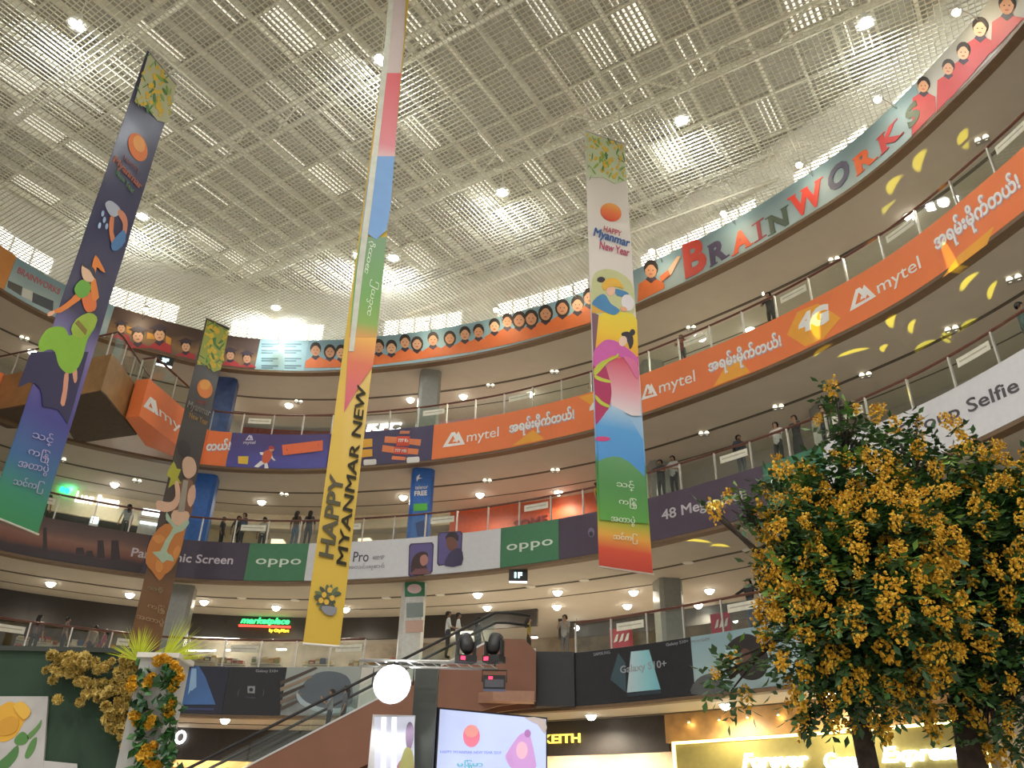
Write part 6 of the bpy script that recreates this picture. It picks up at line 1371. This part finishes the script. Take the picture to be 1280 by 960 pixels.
# fluorescent tubes inside the first level shops
M_tube = emis('fluorescent', (1, .98, .92), 6)
for i, (x0_, x1_, y, w) in enumerate(((228, 238, 798, 'leftmost upper'), (241, 270, 797.5, 'second upper'), (271, 299, 797.5, 'third upper'), (302, 318, 797, 'fourth upper'), (335, 360, 797, 'fifth upper, under the green sign'), (225, 244, 813.5, 'leftmost lower'), (246, 269, 813.5, 'second lower'), (283, 305, 813, 'third lower'), (346, 358, 812, 'fourth lower'), (424, 433, 798, 'just right of the yellow banner'), (437, 452, 798, 'second right of the yellow banner'), (472, 479, 798, 'small one left of the spotlight'), (490, 497, 798, 'small one right of the spotlight'), (576, 589, 797, 'behind the escalator handrail'), (660, 672, 797, 'left of the corner panel'))):
    zz = zC-.12; A, B = at_z(x0_, y, zz), at_z(x1_, y, zz); 
    if A.y > 47: zz = zC-.75; A, B = at_z(x0_, y, zz), at_z(x1_, y, zz)
    t = thing('fluorescent_lamp', ((A.x+B.x)/2, (A.y+B.y)/2, zz), 'white fluorescent tube lamp in the supermarket, %s' % w, 'lamp', 'supermarket tube lamps')
    b = MB(); b.bar(A, B, .16, .04); b.build('tube', M_tube, t)
    b = MB(); b.bar(A+Vector((0, 0, .05)), B+Vector((0, 0, .05)), .22, .05); b.build('tray', M_lampcase, t)
    if i in (2, 4, 9, 13): point('tube_light', t, (0, 0, -.2), 120, (1, .95, .85), .3)
# supermarket gondolas and shop displays
dr = random.Random(5)
def gondola(px, py, off, k, label, cols, w=1.5, h=1.9):
    s = ringhit(px, py, off)[0]; x, y = rp(s, off); tx, ty = rt(s); t = thing('display_shelf', (x, y, LV[k][1]), label, 'shelf', 'shop shelves', math.atan2(ty, tx))
    b = MB(); b.box(-w/2, w/2, .18, .22, 0, h); b.build('back_panel', M_white, t, local=True)
    for i in range(4):
        z = .25+i*(h-.3)/3.3; b = MB(); b.box(-w/2, w/2, -.2, .2, z, z+.03); b.build('shelf', M_white, t, local=True)
        for q in range(5):
            hh = dr.uniform(.15, .32); b = MB(); x0 = -w/2+.05+q*(w-.1)/5; b.box(x0, x0+(w-.1)/5-.04, -.16, .12, z+.03, z+.03+hh); b.box(x0+.02, x0+(w-.1)/5-.06, -.162, -.16, z+.06, z+hh*.7, 1)
            b.build('goods', [pm(dr.choice(cols)), pm(dr.choice(cols))], t, local=True)
CC = ['b8a070', 'c9b68a', '9a4034', '7a8a5a', 'd2c8b0', '4a5a78', 'a87a3c', 'c4c0b8']
for i, (px, off, w) in enumerate(((40, 8, 'farthest left'), (75, 8.5, 'second from left'), (108, 8, 'left of the dancer banner'), (140, 8.5, 'at the dancer banner'), (255, 9, 'under the tube lamps, left'), (290, 9.5, 'under the tube lamps, middle'), (335, 9, 'under the green sign'), (400, 9, 'behind the yellow banner hem'), (455, 9.5, 'behind the spotlight'), (500, 9, 'right of the spotlight'))):
    gondola(px, 812, off, 'D', 'stocked white shop shelf on the first level, ' + w, CC)
for i, (px, off, w) in enumerate(((735, 10.2, 'left of red sale banner'), (800, 10.2, 'behind the phone board'), (860, 10.2, 'right of the grey column'), (935, 10.2, 'near the person in black'))):
    gondola(px, 785, off, 'D', 'stocked shop shelf on the right of the first level, ' + w, ['9a3038', '8a2a3a', 'b8a070', '4a4a50', 'c4c0b8'])
for px, py, w, c, lab in ((762, 793, 28, 'a8283c', 'red sale banner in the first-level shop left of the grey column'), (888, 775, 24, 'b02a48', 'crimson sale banner in the first-level shop right of the grey column')):
    s, z = ringhit(px, py, 4.5); s1 = ringhit(px+w, py-4, 4.5)[0]; b = MB(); band(b, s, s1, 4.5, 4.53, fD+.25, z+.2); t = thing('sale_banner', (*rp((s+s1)/2, 4.5), fD), lab, 'banner')
    b.build('cloth', pm(c), t); b = MB()
    for q in (s+.02, s1-.02): b.tube([(*rp(q, 4.515), fD), (*rp(q, 4.515), z+.25)], .015, 6)
    b.build('stand', M_metal, t); 
    for q_ in range(3):
        u = s+(s1-s)*(.18+.24*q_); b = MB(); sz_poly(b, [(u, z-.35), (u+.12, z-.05), (u+.2, z-.02), (u+.14, z-.3)], off=4.47); b.build('white_mark', WHITE, t)
# bare bulbs in the dim first level shops
for i, (px, py, w) in enumerate(((664, 812, 'left of the corner panel'), (700, 813, 'behind the corner panel edge'), (718, 812, 'just right of the corner panel edge'), (751, 811, 'over the phone board'), (813, 781, 'left of the grey column'), (919, 775, 'below the person in black'), (954, 767, 'beside the tree'), (721, 785, 'small one behind the glass'))):
    p = at_z(px, py, zC-.45); s_ = math.hypot(p.x, p.y)
    if s_ > 46: p = at_d(px, py, 44.5)
    t = thing('pendant_lamp', p, 'small bright pendant bulb in the first-level shops, ' + w, 'lamp', 'pendant bulbs in the shops')
    b = MB(); b.lathe([(0, -.14), (.1, -.09), (.13, 0), (.08, .09), (0, .12)], 12); b.build('bulb', emis('pendant_glow', (1, .97, .9), 7), t, True, True)
    b = MB(); b.tube([(0, 0, .1), (0, 0, max(.15, zC-p.z))], .008, 5); b.build('cord', M_black, t, local=True)
# coloured string lights and lit boxes in the second level shop
for i, (px, py, c, w) in enumerate(((80, 629, (.1, .2, 1), 'blue, upper left'), (69, 632, (.2, 1, .3), 'green, left'), (62, 628, (1, .8, .8), 'white, left'), (101, 637, (.15, .2, 1), 'blue, middle'), (118, 640, (.1, .9, .3), 'green, middle'), (122, 644, (.1, .9, .4), 'green, lower'), (170, 645, (.2, .9, .3), 'green, right'))):
    s, z = ringhit(px, py, 8.6); t = thing('fairy_light', (*rp(s, 8.6), z), 'tiny coloured fairy light in the dark shop: ' + w, 'light', 'fairy lights in the dark shop')
    b = MB(); b.lathe([(0, -.06), (.07, 0), (0, .07)], 8); b.build('bulb', emis('fairy_%d' % (i % 4), c, 3), t, local=True); b = MB(); b.tube([(0, 0, .06), (0, 0, .14)], .01, 5); b.build('socket', M_black, t, local=True)
for px, py, w, h, lab in ((113, 649, 9, 8, 'small glowing white box in the dark second-level shop'), (175, 644, 22, 19, 'large glowing white light box left of the dancer banner')):
    s, z = ringhit(px, py+h/2, 3.6); s1 = ringhit(px+w, py+h/2, 3.6)[0]; z1 = ringhit(px, py-h/2, 3.6)[1]; t = thing('light_box', (*rp((s+s1)/2, 3.7), fC), lab, 'light box')
    b = MB(); band(b, s, s1, 3.6, 3.8, max(z, fC+.1), z1); b.build('box', emis('box_white', (.85, .97, 1), 3), t); b = MB(); band(b, s-.04, s1+.04, 3.65, 3.75, fC, z1+.04); b.build('frame', M_lampcase, t)
for px, py, c, lab in ((306, 634, (1, .75, .25), 'warm wall lamp over the second-level walkway'),):
    s, z = ringhit(px, py, 5.8); t = thing('wall_lamp', (*rp(s, 5.75), z), lab, 'lamp'); b = MB(); b.lathe([(.06, -.2), (.1, 0), (.06, .2)], 10); b.build('shade', emis('amber_shade', c, 2.5), t, True, True); b = MB(); b.box(-.05, .05, .02, .14, -.05, .05); b.build('bracket', M_metal, t, local=True)
# cafe tables glow behind the yellow banner
for px, py, c, lab in ((340, 665, (1, .78, .5), 'glowing food counter left of the yellow banner'), (448, 667, (1, .8, .45), 'glowing food counter right of the yellow banner')):
    s, z = ringhit(px, py+4, 3.2); s1 = ringhit(px+14, py+4, 3.2)[0]; t = thing('food_counter', (*rp((s+s1)/2, 3.4), fC), lab, 'counter')
    b = MB(); band(b, s, s1, 3.2, 3.9, fC, fC+.75); b.build('body', M_cream, t); b = MB(); band(b, s, s1, 3.2, 3.9, fC+.75, fC+1.25); b.build('glass_case', emis('counter_glow', c, 1.6), t); b = MB(); band(b, s-.03, s1+.03, 3.18, 3.92, fC+1.25, fC+1.3); b.build('top', M_metal, t)
# orange shop lettering
t = back_text('SOME', (642, 663), (684, 655), (642, 651), 5.8, pm('7a1e10'), 'dark red lettering on the orange-red shop wall')

# ================================================================== YELLOW STAGE-LIGHT PATCHES
src = at_y(600, 806, 14.8)
rig = thing('beam_projector', (1.35, 14.8, 0), 'black floor projector throwing yellow light patterns to the right', 'stage light')
b = MB(); b.box(-.2, .2, -.2, .2, 0, .25); b.build('base', M_black, rig, local=True)
b = MB(); b.lathe([(.1, -.2), (.16, -.1), (.16, .25), (.12, .27)], 14, M=Matrix.Translation((0, 0, .5)) @ Matrix.Rotation(R(40), 4, 'Y')); b.build('head', M_black, rig, True, True)
SRC = Vector((1.35, 14.8, 1.0))
def patch(px, py, z, wx, wy, rot, watts):
    p = at_z(px, py, z) if z is not None else Vector((*rp(ringhit(px, py)[0], 0), ringhit(px, py)[1]))
    l = bpy.data.lights.new('yellow_beam', 'SPOT'); l.color = (1, .86, .02); l.energy = watts; l.shadow_soft_size = .01; l.spot_blend = .45
    d = p-SRC; m = max(wx, wy); l.spot_size = 2*math.atan(1.15*m/d.length); tn = m/d.length
    # gobo: an elongated soft slot cut in the beam
    l.use_nodes = True; nt = l.node_tree; em = nt.nodes['Emission']; tc = nt.nodes.new('ShaderNodeTexCoord'); sx = nt.nodes.new('ShaderNodeSeparateXYZ'); nt.links.new(tc.outputs['Normal'], sx.inputs[0])
    def mth(op, a, b):
        n = nt.nodes.new('ShaderNodeMath'); n.operation = op
        for k, q in enumerate((a, b)):
            if hasattr(q, 'links'): nt.links.new(q, n.inputs[k])
            else: n.inputs[k].default_value = q
        return n.outputs[0]
    X = mth('DIVIDE', mth('DIVIDE', sx.outputs[0], sx.outputs[2]), tn*wx/m); Y = mth('DIVIDE', mth('DIVIDE', sx.outputs[1], sx.outputs[2]), tn*wy/m)
    X2 = mth('MULTIPLY', X, X); Yb = mth('SUBTRACT', Y, mth('MULTIPLY', mth('SUBTRACT', X2, .4), .9))
    rr = mth('ADD', X2, mth('MULTIPLY', Yb, Yb)); k_ = nt.nodes.new('ShaderNodeMath'); k_.operation = 'MULTIPLY'; k_.use_clamp = True; nt.links.new(mth('SUBTRACT', 1.0, rr), k_.inputs[0]); k_.inputs[1].default_value = 2.0
    nt.links.new(k_.outputs[0], em.inputs['Strength'])
    o = bpy.data.objects.new('yellow_beam', l); COL.objects.link(o); o.parent = rig
    q = d.to_track_quat('-Z', 'Y'); o.rotation_euler = (q @ Matrix.Rotation(R(rot), 3, 'Z').to_quaternion()).to_euler(); o.location = SRC-Vector(rig.location)
for a in ((1150, 201, zA, .55, .16, 30), (1117, 231, zA, .5, .16, 25), (1110, 258, zA, .42, .12, 20), (1206, 174, zA, .5, .16, 40), (1028, 436, zB, .50, .10, 20), (1066, 440, zB, .55, .10, -10), (1105, 435, zB, .25, .10, 35), (1115, 400, zB, .45, .13, 40), (1140, 408, zB, .4, .09, 40), (1210, 352, zB, .5, .10, 15), (1240, 363, zB, .5, .08, 30), (1155, 432, zB, .45, .12, 10), (1185, 420, zB, .4, .15, 40), (1210, 405, zB, .4, .10, 10), (870, 676, zC, .55, .10, -20), (900, 682, zC, .35, .10, -20), (1022, 405, None, .35, .20, 70), (1192, 330, None, .2, .5, 10), (895, 632, None, .4, .14, 10)):
    patch(*a, 30000)
